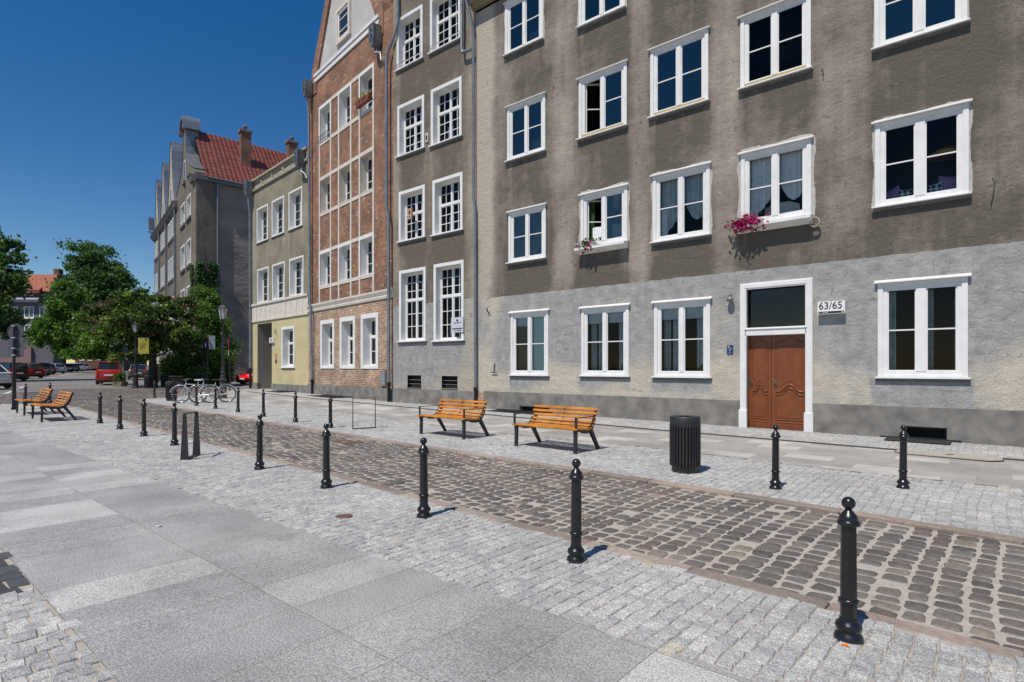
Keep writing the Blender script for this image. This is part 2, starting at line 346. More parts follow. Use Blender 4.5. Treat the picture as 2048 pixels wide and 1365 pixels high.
def stones(name, poly, holes, px, py, m, off, jit=.009, gap=.008, hj=.0016, fancy=False, xr=None, clip=None):
    P = np.asarray(poly); x0, x1 = (P[:, 0].min(), P[:, 0].max()) if xr is None else xr; y0, y1 = P[:, 1].min(), P[:, 1].max()
    cx = []; cy = []; sx = []; sy = []
    x = x0
    while x < x1:
        wdt = px * rng.uniform(.86, 1.14); n = int((y1 - y0) / py) + 2
        hy = py * rng.uniform(.78, 1.22, n); yy = y0 + rng.uniform(-py, 0) + np.cumsum(hy)
        cx.append(np.full(n, x + wdt / 2)); cy.append(yy - hy / 2); sx.append(np.full(n, wdt)); sy.append(hy); x += wdt
    cx = np.concatenate(cx); cy = np.concatenate(cy); sx = np.concatenate(sx); sy = np.concatenate(sy)
    # columns lean gently and wander
    cx = cx + .02 * np.sin(cy * 2.1 + cx * .7)
    k = inpoly(poly, cx, cy)
    for h in holes: k &= ~inpoly(h, cx, cy)
    if clip is not None: k &= clip(cx, cy)
    cx, cy, sx, sy = cx[k], cy[k], sx[k], sy[k]; n = len(cx); tone = rng.random(n); dz = rng.normal(0, hj, n)
    if fancy:
        K = 8; ang = np.arange(K) * 2 * pi / K + pi / 8
        q = 4.2; ux = np.sign(np.cos(ang)) * np.abs(np.cos(ang)) ** (2 / q); uy = np.sign(np.sin(ang)) * np.abs(np.sin(ang)) ** (2 / q)
        rings = [(1.0, -.045), (.99, -.007), (.92, .0), (.6, .003)]
        vs = []
        rj = rng.uniform(.86, 1.12, (n, K)) * rng.uniform(.9, 1.05, (n, 1))
        for s, z in rings:
            a = (sx - gap)[:, None] / 2 * ux * s * rj; b = (sy - gap)[:, None] / 2 * uy * s * rj
            X = cx[:, None] + a; Y = cy[:, None] + b; Z = gz(X) + off + z + dz[:, None] * (1 if z > -.04 else 0)
            vs.append(np.stack([X, Y, Z], -1))
        X = cx[:, None]; Y = cy[:, None]; vs.append(np.stack([X, Y, gz(X) + off + .0035 + dz[:, None]], -1))
        V = np.concatenate(vs, 1); nv = V.shape[1]; fs = []
        for r in range(3):
            for i in range(K): fs.append([r * K + i, r * K + (i + 1) % K, (r + 1) * K + (i + 1) % K, (r + 1) * K + i])
        quad = np.array(fs); tri = np.array([[3 * K + i, 3 * K + (i + 1) % K, 4 * K] for i in range(K)])
        base = (np.arange(n) * nv)[:, None, None]
        F_ = (base + quad[None]).reshape(-1, 4).tolist() + (base + tri[None]).reshape(-1, 3).tolist(); smooth = True
    else:
        sg = np.array([(-1, -1), (1, -1), (1, 1), (-1, 1)])
        j = rng.uniform(-jit, jit, (n, 4, 2)); tz = rng.normal(0, hj * .7, (n, 4))
        vs = []
        for s, z in ((1.0, -.03), (1.0, -.004), (.90, .003)):
            X = cx[:, None] + (sx - gap)[:, None] / 2 * sg[:, 0] * s + j[..., 0]; Y = cy[:, None] + (sy - gap)[:, None] / 2 * sg[:, 1] * s + j[..., 1]
            Z = gz(X) + off + z + (dz[:, None] + tz if z > -.02 else 0); vs.append(np.stack([X, Y, Z], -1))
        V = np.concatenate(vs, 1); nv = 12; fs = []
        for r in range(2):
            for i in range(4): fs.append([r * 4 + i, r * 4 + (i + 1) % 4, (r + 1) * 4 + (i + 1) % 4, (r + 1) * 4 + i])
        fs.append([8, 9, 10, 11]); base = (np.arange(n) * nv)[:, None, None]; F_ = (base + np.array(fs)[None]).reshape(-1, 4).tolist(); smooth = False
    me = bpy.data.meshes.new(name); me.from_pydata(V.reshape(-1, 3), [], F_)
    me.polygons.foreach_set('use_smooth', [smooth] * len(me.polygons))
    a = me.color_attributes.new('st', 'FLOAT_COLOR', 'POINT'); col = np.ones((n, nv, 4), np.float32); col[..., 0] = tone[:, None]; a.data.foreach_set('color', col.ravel())
    me.materials.append(m); o = bpy.data.objects.new(name, me); C.objects.link(o); return tag(o, kind='structure')
slab_hole = [(6, .88), (6, 2.96), (-1.3, 2.92), (-5.1, 2.79), (-9.5, 2.71), (-14.2, 2.61), (-24.1, 2.44), (-24.1, .86)]
stones('plaza_setts', [(x, y - .02) for x, y in KN[:-1]] + [(-29, .4), (-24.1, .4), (-24.1, .9), (4, .9)], [slab_hole], .104, .094, SETT, 0, xr=(-29, 3.2))
stones('plaza_setts', [(3, .90), (-5.1, .90), (-5.1, -1.6), (3, -1.6)], [], .115, .10, SETT, 0)
stones('dark_setts', [(-5.12, .86), (-9, .86), (-9, -1.6), (-5.12, -1.6)], [], .20, .14, SETTD, 0, gap=.018)
fs_hole = [(x, y) for x, y in slabf]
light_well_holes = []
stones('pavement_setts', [(x, y + .17) for x, y in KF[:10]] + [(-28.9, 9.6), (-31.3, 12.3), (-34, 14.8), (-36.4, 17.1), (-28.35, 16.35), (-19.4, 14.98), (4, 14.98)], [fs_hole, gut + [(x, y + .24) for x, y in gut[::-1]]], .110, .10, SETT, 0, xr=(-36, 3.2))
stones('road_cobbles', road_poly, [], .172, .165, COBBLE, -.028, gap=.016, hj=.004, fancy=True, xr=(-20, 3.2))
stones('road_cobbles', road_poly, [], .21, .18, COBBLE, -.028, gap=.022, hj=.004, xr=(-44, -20))
def kerb(name, line, wid, sgn, zt, zb):
    b = MB(); tones = []
    L_ = [Vector((x, y, 0)) for x, y in line]; segs = []
    for a, d in zip(L_, L_[1:]):
        n = max(1, round((d - a).length / 1.0))
        for i in range(n): segs.append((a.lerp(d, i / n), a.lerp(d, (i + 1) / n)))
    for a, d in segs:
        t = (d - a).normalized(); nn = Vector((-t.y, t.x, 0)) * sgn; a2 = a + t * .004; d2 = d - t * .004; j = random.uniform(-.004, .004)
        pts = [a2, d2, d2 + nn * wid, a2 + nn * wid]
        b.add([(p.x, p.y, gz(p.x) + zb) for p in pts] + [(p.x, p.y, gz(p.x) + zt + j) for p in pts], [(0, 3, 2, 1), (4, 5, 6, 7), (0, 1, 5, 4), (1, 2, 6, 5), (2, 3, 7, 6), (3, 0, 4, 7)])
        tones += [(random.random(), 0, 0, 1)] * 8
    o = b.build(name, KERB, bevel=.012, attr=tones); return tag(o, kind='structure')
kerb('kerb', KN[:-1], .15, -1, .002, -.08)
kerb('kerb', KF, .165, -1, .006, -.08)

# parking bay lines on the far street
LINE = pm('worn_white_road_paint', (.55, .55, .53), .8, var=.2, scale=4)
b = MB()
for (u0, v0), (u1, v1) in (((10, 786), (48, 772)), ((78, 757), (112, 753.5)), ((118, 751.5), (165, 745)), ((20, 773.5), (50, 771))):
    a, d = G(u0, v0), G(u1, v1); t = (d - a); t.normalize(); n = Vector((-t.y, t.x, 0)) * .09
    b.add([(p.x, p.y, gz(p.x) - .052) for p in (a - n, d - n, d + n, a + n)], [(0, 1, 2, 3)])
tag(b.build('road_marking', LINE), kind='structure')

# ---------------------------------------------------------------- building helpers
def vnoise(x, z, seed=0, sc=1.0):
    x = np.asarray(x) * sc; z = np.asarray(z) * sc; r = np.random.default_rng(seed); T = r.random((64, 64))
    xi = np.floor(x).astype(int); zi = np.floor(z).astype(int); fx = x - xi; fz = z - zi; fx = fx * fx * (3 - 2 * fx); fz = fz * fz * (3 - 2 * fz)
    g = lambda a, b_: T[a % 64, b_ % 64]
    return (g(xi, zi) * (1 - fx) + g(xi + 1, zi) * fx) * (1 - fz) + (g(xi, zi + 1) * (1 - fx) + g(xi + 1, zi + 1) * fx) * fz
def grid_wall(name, x0, x1, z0, z1, holes, m, parent, stain=None, step=.25, extra=()):
    xs = {x0, x1}; zs = {z0, z1}
    for h in holes: xs |= {h[0], h[1]}; zs |= {h[2], h[3]}
    for e in extra: zs.add(e)
    def fill(s_, a, b_):
        s_ = sorted(v for v in s_ if a - 1e-6 <= v <= b_ + 1e-6); o = []
        for p, q in zip(s_, s_[1:]):
            n = max(1, int((q - p) / step)); o += [p + (q - p) * i / n for i in range(n)]
        return np.array(o + [s_[-1]])
    xs = fill(xs, x0, x1); zs = fill(zs, z0, z1); nx, nz = len(xs), len(zs)
    V = [(x, 0, z) for z in zs for x in xs]; fs = []
    for j in range(nz - 1):
        zc = (zs[j] + zs[j + 1]) / 2
        for i in range(nx - 1):
            xc = (xs[i] + xs[i + 1]) / 2
            if any(h[0] < xc < h[1] and h[2] < zc < h[3] for h in holes): continue
            fs.append((j * nx + i, j * nx + i + 1, (j + 1) * nx + i + 1, (j + 1) * nx + i))
    b = MB(); b.add(V, fs)
    X = np.array([v[0] for v in V]); Z = np.array([v[2] for v in V])
    A = np.zeros((len(V), 4), np.float32); A[:, 3] = 1
    if stain: A[:, 0], A[:, 1], A[:, 2] = stain(X, Z)
    return b.build(name, m, parent, attr=A)
def shell(parent, x0, x1, z1, depth, m, roofm, rh=3.0, rear=True, ov=.35, z0=-.4):
    b = MB(); b.add([(x0, 0.002, z0), (x0, depth, z0), (x0, depth, z1), (x0, 0.002, z1)], [(0, 1, 2, 3)])
    b.add([(x1, 0.002, z0), (x1, depth, z0), (x1, depth, z1), (x1, 0.002, z1)], [(3, 2, 1, 0)])
    b.add([(x0, depth, z0), (x1, depth, z0), (x1, depth, z1), (x0, depth, z1)], [(3, 2, 1, 0)])
    b.add([(x0, depth / 2, z1 + rh), (x0, 0, z1), (x0, depth, z1)], [(0, 1, 2)]); b.add([(x1, depth / 2, z1 + rh), (x1, 0, z1), (x1, depth, z1)], [(2, 1, 0)])
    b.build('rear_wall', m, parent)
    r = MB(); r.prism([(-ov, z1 - .02), (depth / 2, z1 + rh + .15), (depth + ov, z1 - .02), (depth + ov, z1 - .14), (depth / 2, z1 + rh), (-ov, z1 - .14)], lambda y, z: (x0, y, z), lambda y, z: (x1, y, z))
    r.build('roof', roofm, parent)
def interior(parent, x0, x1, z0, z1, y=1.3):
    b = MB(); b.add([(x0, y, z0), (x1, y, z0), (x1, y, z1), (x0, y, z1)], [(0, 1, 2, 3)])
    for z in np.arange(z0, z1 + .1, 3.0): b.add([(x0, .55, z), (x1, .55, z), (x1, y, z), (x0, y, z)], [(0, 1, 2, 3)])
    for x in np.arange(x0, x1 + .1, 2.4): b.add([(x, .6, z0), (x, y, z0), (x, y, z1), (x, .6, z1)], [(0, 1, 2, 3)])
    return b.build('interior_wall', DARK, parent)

LACE = pm('white_lace_curtain', (.80, .84, .84), .9, var=.15, scale=14)
SHEER = pm('grey_green_curtain', (.48, .56, .55), .9, var=.2, scale=8)
MINT = pm('mint_roller_blind', (.55, .75, .68), .8, var=.05)
BEIGE = pm('olive_beige_blind', (.13, .11, .07), .8, var=.1)
BLIND = pm('grey_green_blind', (.55, .63, .61), .8, var=.06)
WIRE = pm('thin_wire', (.03, .03, .03), .6)
def curtain(parent, x0, x1, ztop, bot, m, y=.24, name='curtain', fold=.03, freq=16, rows=10, cols=40, swag=0):
    b = MB(); vs = []
    for j in range(rows + 1):
        for i in range(cols + 1):
            f = i / cols; x = x0 + (x1 - x0) * f; zb = bot(f); k = j / rows; z = ztop + (zb - ztop) * k
            sw = swag * sin(k * 22 + f * 5) * k
            vs.append((x, y + fold * sin(f * freq * 2 * pi / 2 + 1.3 * sin(f * 9)) + sw, z))
    fs = [(j * (cols + 1) + i, j * (cols + 1) + i + 1, (j + 1) * (cols + 1) + i + 1, (j + 1) * (cols + 1) + i) for j in range(rows) for i in range(cols)]
    b.add(vs, fs, True); return b.build(name, m, parent)

def window(parent, r, sw=.10, pr=.02, dep=.10, fw=.06, mull=.09, trans=None, tw=.07, mcols=1, mrows=(1,), mw=.022, sill=None, hood=None, surround=None,
           glass=None, label=None, swt=None, swb=None, frm=None, leaf=False):
    """r = outer rectangle (x0,x1,z0,z1). surround (ring) > frame, muntins, pane, sill, hood"""
    x0, x1, z0, z1 = r; swt = sw if swt is None else swt; swb = sw * .6 if swb is None else swb
    b = MB().ring(x0, x1, z0, z1, sw, -pr, dep, swt, swb); w_ = b.build('window', surround or WHITE, parent, bevel=.006)
    if label: w_['label'] = label
    a0, a1, c0, c1 = x0 + sw, x1 - sw, z0 + swb, z1 - swt
    f = MB(); fy0, fy1 = dep - .075, dep - .005
    f.ring(a0, a1, c0, c1, fw, fy0, fy1)
    panes = []; cols = [(a0 + fw, a1 - fw)]
    if mull:
        mx = (a0 + a1) / 2; f.box(mx - mull / 2, mx + mull / 2, fy0 - .012, fy1 - .002, c0 + fw, c1 - fw); cols = [(a0 + fw, mx - mull / 2), (mx + mull / 2, a1 - fw)]
    rows = [(c0 + fw, c1 - fw)]
    if trans:
        tz = c0 + (c1 - c0) * trans; rows = [(c0 + fw, tz - tw / 2), (tz + tw / 2, c1 - fw)]
        for (p, q) in cols: f.box(p, q, fy0 - .008, fy1 - .003, tz - tw / 2, tz + tw / 2)
    # slim inner sash edge on every light
    for (p, q) in cols:
        for (u, v) in rows: f.ring(p, q, u, v, .028, fy0 + .018, fy1 - .012)
    f.build('frame', frm or WHITE, w_)
    m_ = MB()
    for (p, q) in (cols[1:] if leaf else cols):
        for k, (u, v) in enumerate(rows):
            nr = mrows[min(k, len(mrows) - 1)]
            for i in range(1, nr + 1):
                z = u + (v - u) * i / (nr + 1); m_.box(p + .028, q - .028, fy0 + .022, fy0 + .045, z - mw / 2, z + mw / 2)
            for i in range(1, mcols):
                x = p + (q - p) * i / mcols; m_.box(x - mw / 2, x + mw / 2, fy0 + .020, fy0 + .047, u + .028, v - .028)
    if m_.v: m_.build('muntins', frm or WHITE, w_)
    g = MB(); yy = dep - .035
    if leaf:
        m2 = (a0 + a1) / 2; wl = m2 - a0 - fw - .03; k = MB(); k.ring(0, wl, 0, c1 - c0 - 2 * fw, .05, -.02, .02); k.box(.05, wl - .05, -.01, .01, (c1 - c0) / 2 - fw - .015, (c1 - c0) / 2 - fw + .015)
        sh = k.build('open_sash', WHITE, w_, (a0 + fw, dep, c0 + fw)); sh.rotation_euler = (0, 0, R(38))
    g.add([((a0 + .01) if not leaf else (a0 + a1) / 2, yy, c0 + .01), (a1 - .01, yy, c0 + .01), (a1 - .01, yy, c1 - .01), ((a0 + .01) if not leaf else (a0 + a1) / 2, yy, c1 - .01)], [(0, 1, 2, 3)])
    g.build('pane', glass or GLASS, w_)
    if sill:
        so_, sh, sx = sill; s2 = MB(); s2.box(x0 - sx, x1 + sx, -so_, .01, z0 - sh, z0 - .002)
        s2.build('sill', WHITE if sh < .05 else WHITE, w_, bevel=.006)
        s3 = MB(); s3.box(x0 - sx + .02, x1 + sx - .02, -so_ * .55, .01, z0 - sh - .06, z0 - sh - .001); s3.build('sill_bracket', SILL, w_)
    if hood:
        so_, sh, sx = hood; s2 = MB(); s2.add([(x0 - sx, .01, z1 + .002), (x1 + sx, .01, z1 + .002), (x1 + sx, -so_, z1 + .002), (x0 - sx, -so_, z1 + .002),
            (x0 - sx, .01, z1 + sh + .03), (x1 + sx, .01, z1 + sh + .03), (x1 + sx, -so_, z1 + sh * .5), (x0 - sx, -so_, z1 + sh * .5)], [(0, 1, 2, 3), (7, 6, 5, 4), (3, 2, 6, 7), (0, 3, 7, 4), (1, 5, 6, 2), (0, 4, 5, 1)])
        s2.build('hood', WHITE, w_)
    w_['_r'] = 0; del w_['_r']
    return w_, (a0, a1, c0, c1)
def text_mesh(s, size, m, parent, x, y, z, name='lettering', extr=.002, align='CENTER', rotz=0, sx=1.0):
    cu = bpy.data.curves.new(name, 'FONT'); cu.body = s; cu.size = size; cu.align_x = align; cu.extrude = extr
    t = bpy.data.objects.new(name, cu); C.objects.link(t); bpy.context.view_layer.update()
    me = bpy.data.meshes.new_from_object(t.evaluated_get(bpy.context.evaluated_depsgraph_get())); bpy.data.objects.remove(t)
    o = bpy.data.objects.new(name, me); C.objects.link(o); me.materials.clear(); me.materials.append(m); o.parent = parent
    o.location = (x, y, z); o.rotation_euler = (R(90), 0, rotz); o.scale = (sx, 1, 1); return o
INK = pm('black_ink', (.015, .015, .018), .5); SIGNW = pm('white_enamel', (.78, .78, .77), .35, var=.04); SIGNB = pm('blue_enamel', (.008, .035, .13), .35, var=.1); SIGNR = pm('red_enamel', (.55, .03, .02), .4, var=.1)

def downpipe(label, F_, pts, r=.055, boot=None, group='zinc downpipes on the facades', head=None):
    """pts local (x,y,z) top to bottom"""
    p0 = pts[-1]; base = F_.W(p0[0], p0[1], p0[2]); t = thing('downpipe', label, 'downpipe', tuple(base), F_.a, group)
    q = [(x - p0[0], y - p0[1], z - p0[2]) for x, y, z in pts]
    cutz = boot or 0
    b = MB(); top = q[:-1] + [(0, 0, cutz)]; b.tube(top, r, 12)
    for a, d in zip(top, top[1:]):
        L_ = (Vector(a) - Vector(d)).length
        n = int(L_ / 1.9)
        for i in range(1, n + 1):
            c = Vector(a).lerp(Vector(d), i / (n + 1)); dr = (Vector(a) - Vector(d)).normalized() * .02; b.tube([c - dr, c + dr], r * 1.14, 12)
    b.build('pipe', ZINC, t)
    if boot:
        k = MB(); k.lathe([(r * 1.05, 0), (r * 1.05, boot - .12), (r * 1.45, boot - .1), (r * 1.45, boot), (r * 1.2, boot + .03)], 14); k.build('boot', BLACK, t)
    if head:
        hx, hy, hz, hw, hh = head; hx -= p0[0]; hy -= p0[1]; hz -= p0[2]
        k = MB(); k.prism([(-hw / 2, 0), (-hw / 2, hh), (hw / 2, hh), (hw / 2, 0), (hw * .2, -hh * .28), (-hw * .2, -hh * .28)], lambda a, z: (hx + a, hy - hw / 2, hz + z), lambda a, z: (hx + a, hy + hw / 2, hz + z))
        k.ring(hx - hw / 2 - .02, hx + hw / 2 + .02, hz + .02, hz + hh + .02, .035, hy - hw / 2 - .02, hy - hw / 2 + .01)
        rh = k.build('rain_hopper', ZINCD, t, bevel=.01)
        o = MB()
        for dx, dz, s in ((-.04, .75, .045), (.05, .6, .04), (-.06, .42, .05), (.05, .25, .06), (-.05, .15, .04)):
            o.obox((hx + dx * hw / .4, hy - hw / 2 - .012, hz + dz * hh), (s * .5, 0, .02), (0, .01, 0), (-.01, 0, s * .7))
        o.build('ornament', BLACK, rh)
    return t

# ================================================================ grey apartment house (right)
FG = Fac(-14.5, 15.0, 0.0)
hg = thing('apartment_house', 'brown and grey rendered four storey apartment house with the red brown door', 'house', (-14.5, 15.0, 0), 0)
GX1 = 21.5; GTOP = 14.45
def gr(*a): return FG.rect(*a)
gw = {}
cols = {1: [(1022, 1097, 627.7, 750), (1017.5, 1092, 427, 527), (1015, 1091, 217, 324), (1011, 1086.5, 10, 113)],
        2: [(1163, 1258, 618.5, 751), (1162, 1255, 393, 497), (1158, 1254, 161, 280), (1158, 1250.6, -64, 57)],
        3: [(1308.6, 1420.6, 607.7, 753), (1306, 1420, 355, 486), (1301, 1417, 103, 236.8)],
        4: [None, (1482, 1622.7, 311, 452), (1481, 1622, 39, 180)],
        5: [(1755.7, 1936, 568.5, 754), (1750, 1938, 250, 416), (1749, 1935, -70, 100)]}
for c, l in cols.items():
    for r, q in enumerate(l):
        if q: gw[(c, r)] = gr(*q)
# door opening
dx0, dz0 = FG.L(1481, 854); dx1, _ = FG.L(1626, 858); dtop = FG.L(1481, 569)[1]
DOOR = (dx0, dx1, -.4, dtop)
bz = FG.L(1807, 853.5); bz1 = FG.L(1894, 858); bzb = FG.L(1807, 877)[1]
BASE1 = (bz[0], bz1[0], bzb, bz[1] + .02)
b2a = FG.L(1041, 812); b2b = FG.L(1100, 815); BASE2 = (b2a[0], b2b[0], -.12, b2a[1])
PLT = .62   # plinth top
holes = list(gw.values()) + [DOOR]
cw = [(-.1 + (gw[(1, 1)][0]) * 0)]
colx = [(gw[(c, 1)][0], gw[(c, 1)][1]) for c in (1, 2, 3, 4, 5)]
def stain_g(X, Z):
    a = np.zeros_like(X)
    def band(c, wd, s, zlo=-1, zhi=99): return s * np.exp(-((X - c + .12 * (vnoise(Z, X * 0, 3, .8) - .5)) / wd) ** 4) * (Z > zlo) * (Z < zhi)
    gaps = [(colx[0][1] + colx[1][0]) / 2, (colx[1][1] + colx[2][0]) / 2, (colx[2][1] + colx[3][0]) / 2, (colx[3][1] + colx[4][0]) / 2]
    for g, wd, s in zip(gaps, (.42, .36, .40, .55), (.30, .40, .34, .16)): a += band(g, wd, s)
    a += band(.38, .48, .85) + .3 * np.exp(-np.maximum(X - .9, 0) / .25) * (Z > 11)
    for (x0, x1) in colx: a -= .20 * np.exp(-((X - (x0 + x1) / 2) / ((x1 - x0) * .55)) ** 4)
    # drip marks at the sill ends
    for (c, r), q in gw.items():
        if r == 0: continue
        for xe in (q[0] + .12, q[1] - .1):
            d = q[2] - Z; a += (.55 if (c + r) % 2 else -.3) * np.exp(-((X - xe - .02 * np.sin(Z * 9)) / .06) ** 2) * (d > 0) * np.exp(-np.maximum(d, 0) / .6) * (hash((c, r, xe > q[0] + .5)) % 3 > 0)
    a += .35 * (vnoise(X, Z, 5, 1.3) - .5) + .3 * (vnoise(X, Z, 6, .45) - .5)
    g = np.full_like(X, -.35) + 2.0 * np.exp(-(np.maximum(Z - .95, 0) / .75) ** 2) * (.35 + 1.0 * vnoise(X, Z, 9, .55)) + 1.1 * np.exp(-((X - .38) / .7) ** 4)
    g += (vnoise(X, Z, 11, 1.0) - .5) * 1.5
    for (c, r), q in gw.items():
        if r == 0: g -= 1.5 * (X > q[0] - .1) * (X < q[1] + .1) * np.clip((Z - (q[2] - .8)) / .5, 0, 1) * (Z < q[2])
    low = (Z < 3.96 + .03 * (vnoise(X, X * 0, 8, 1) - .5)).astype(float)
    return a, np.clip(g, -1, 1), low
grid_wall('wall', 0, GX1, PLT, GTOP, holes, BROWN, hg, stain_g, step=.11, extra=(3.955, 3.965))
# plinth (proud of the wall) with openings
pb = MB(); xs = [0.42, BASE2[0], BASE2[1], dx0 - .005, dx1 + .005, BASE1[0], BASE1[1], GX1]
for i, (a, d) in enumerate(zip(xs, xs[1:])):
    if i == 3: continue
    if i in (1, 5):
        bb = BASE2 if i == 1 else BASE1
        pb.box(a, d, -.045, .3, bb[3], PLT + .03); pb.box(a, d, -.045, .3, -.5, bb[2])
    else: pb.box(a, d, -.045, .3, -.5, PLT + .03)
pb.build('plinth', PLINTH, hg)
k = MB(); k.box(.02, .415, -.02, .2, -.4, PLT); k.build('exposed_brick', BRICKL, hg)
for bb in (BASE1, BASE2):
    v = MB(); v.box(bb[0], bb[1], .18, .2, bb[2], bb[3]); cwn = v.build('cellar_window', SHADE, hg)
    k = MB(); k.ring(bb[0] + .005, bb[1] - .005, bb[2] + .005, bb[3] - .005, .04, .1, .14); k.build('frame', IRON, cwn)
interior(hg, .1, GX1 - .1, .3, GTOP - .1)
shell(hg, 0, GX1, GTOP, 11, BROWN, TILE, rh=4.5, ov=.0)
# cornice and eaves gutter
k = MB(); k.prism([(0, 0), (-.12, 0), (-.16, .1), (-.38, .16), (-.42, .34), (0, .34)], lambda y, z: (-.1, y, GTOP - .06 + z), lambda y, z: (GX1, y, GTOP - .06 + z)); k.build('cornice', pm('ochre_cornice', (.26, .225, .14), .85, var=.15), hg)
k = MB(); k.tube([(-.15, -.47, GTOP + .3), (GX1, -.47, GTOP + .3)], .07, 10); k.build('gutter', ZINC, hg)
BOARD = pm('yellow_wood_sill_strip', (.42, .30, .12), .6)
lab = {(1, 0): 'ground floor window with a brown blind on the left and a mint blind on the right', (5, 1): 'wide window with purple cushions and a yellow lamp behind the glass', (4, 1): 'window with draped lace curtains behind a sill of magenta flowers'}
gi = {}
for key, q in gw.items():
    c, r = key
    wnd, inn = window(hg, q, leaf=key in ((2, 2), (2, 1)), sw=.10, pr=.025, dep=.085, fw=.075, mull=.13 if c < 5 else .17, mrows=(1,), mw=.03, sill=(.13 if r else .09, .035, .05), hood=(.10, .05, .06) if not (c == 5 and r == 2) else None,
                      glass=GLASSB if (c, r) in ((1, 3), (2, 3), (2, 2), (5, 2), (3, 2), (1, 2), (2, 1), (1, 1)) else GLASS, label=lab.get(key), swt=.07, swb=.05)
    gi[key] = (wnd, inn)
    if (c, r) in ((3, 2), (2, 2), (4, 2)):
        k = MB(); k.box(inn[0], inn[1], -.02, .0, inn[2] + .004, inn[2] + .05); k.build('sill_strip', BOARD, wnd)
PATCH = pm('pale_plaster_patch', (.44, .42, .39), .95, var=.2, scale=9, bmp=.5, bscale=30)
for key, wmin, wmax in (((4, 1), .05, .11), ((3, 1), .03, .08), ((2, 1), .04, .10), ((1, 3), .03, .08), ((2, 3), .03, .08), ((5, 1), .02, .07), ((5, 2), .01, .04)):
    x0, x1, z0, z1 = gw[key]; rr = random.Random(hash(key) % 99); pts = []
    for (ax, az, bx_, bz_, nx_, nz_) in ((x0, z0 - .08, x0, z1 + .05, -1, 0), (x0, z1 + .05, x1, z1 + .05, 0, 1), (x1, z1 + .05, x1, z0 - .08, 1, 0)):
        n = 26
        for i in range(n + 1):
            f = i / n; wd = wmin + (wmax - wmin) * (.5 + .5 * sin(f * 9 + rr.random())) * rr.uniform(.5, 1); pts.append(((ax + (bx_ - ax) * f, az + (bz_ - az) * f), (ax + (bx_ - ax) * f + nx_ * wd, az + (bz_ - az) * f + nz_ * wd)))
    k = MB()
    for (a, b_), (c, d_) in zip(pts, pts[1:]): k.add([(a[0], -.006, a[1]), (c[0], -.006, c[1]), (d_[0], -.004, d_[1]), (b_[0], -.004, b_[1])], [(0, 1, 2, 3)])
    k.build('plaster_edge', PATCH, gi[key][0])
def halves(inn):
    a0, a1, c0, c1 = inn; m = (a0 + a1) / 2; return (a0 + .04, m - .03), (m + .03, a1 - .04)
# ground floor blinds and curtains
w_, inn = gi[(1, 0)]; l, r = halves(inn)
for (p, q), m, zb in ((l, BEIGE, inn[2]), (r, MINT, inn[2])):
    k = MB(); k.box(p, q, .12, .13, zb, inn[3]); k.build('blind', m, w_)
k = MB(); k.box(l[0], l[1], .10, .115, inn[3] - .38, inn[3] - .02); k.build('blind', BLIND, w_)
for key in ((2, 0), (3, 0)):
    w_, inn = gi[key]; l, r = halves(inn)
    for p, q in (l, r):
        k = MB(); k.box(p, q, .12, .13, inn[3] - .36, inn[3]); k.box(p, q, .11, .135, inn[3] - .40, inn[3] - .36); k.build('blind', BLIND, w_)
        curtain(w_, p + (q - p) * .45, q, inn[3] - .1, lambda f, z=inn[2]: z, SHEER, y=.3, fold=.035, freq=7)
    curtain(w_, l[0], l[0] + .2, inn[3] - .1, lambda f, z=inn[2]: z, SHEER, y=.33, fold=.03, freq=4)
    k = MB()
    for i in range(60):
        a = rng.normal(0, .07, 3); x = (r[1] - .15) + a[0]; k.obox((x, .24 + a[1] * .4, inn[2] + .14 + a[2]), (.022, .01, .01), (0, .02, 0), (.005, 0, .016))
    k.box(r[1] - .2, r[1] - .1, .2, .28, inn[2], inn[2] + .08); k.build('houseplant', pm('houseplant_green', (.06, .14, .04), .6), w_)
# drapes of the two first floor windows
for key in ((3, 1), (4, 1)):
    w_, inn = gi[key]; l, r = halves(inn); hh = inn[3] - inn[2]
    curtain(w_, l[0], l[1], inn[3], lambda f, z=inn[2], h=hh: z + h * (.05 + .42 * f ** 1.6), SHEER if key == (3, 1) else LACE, y=.2, fold=.03, freq=9, swag=.02)
    curtain(w_, r[0], r[1], inn[3], lambda f, z=inn[2], h=hh: z + h * (.62 - .36 * sin(pi * min(1, f * .9)) ** .8), SHEER if key == (3, 1) else LACE, y=.2, fold=.03, freq=9, swag=.02)
    k = MB()
    for f, zt, zb in ((.0, .5, .08), (.85, .45, .12)):
        pass
    curtain(w_, l[0], l[0] + (l[1] - l[0]) * .35, inn[2] + hh * .5, lambda f, z=inn[2], h=hh: z + h * .04, LACE, y=.17, fold=.02, freq=5)
w_, inn = gi[(4, 1)]; k = MB(); k.prism([(0, 0), (.04, .42), (.3, .5), (.62, .5), (.85, .4), (.9, 0)], lambda a, z: (inn[0] + .3 + a, .5, inn[2] + z), lambda a, z: (inn[0] + .3 + a, .56, inn[2] + z)); k.build('chair_cover', LACE, w_)
w_, inn = gi[(2, 1)]; l, r = halves(inn); hh = inn[3] - inn[2]
for p, q in (l, r):
    curtain(w_, p + (q - p) * .25, q, inn[2] + hh * .38, lambda f, z=inn[2], h=hh: z + h * (.2 - .13 * abs(sin(f * 5))), LACE, y=.2, fold=.02, freq=5)
curtain(w_, l[0], l[0] + .2, inn[3], lambda f, z=inn[2]: z, pm('green_curtain', (.03, .09, .02), .8), y=.25)
for key in ((1, 1),):
    w_, inn = gi[key]
    for p, q in halves(inn): curtain(w_, p, q, inn[3] - .05, lambda f, z=inn[2]: z, pm('grey_blue_net_curtain', (.16, .18, .21), .9), y=.22, fold=.02, freq=8)
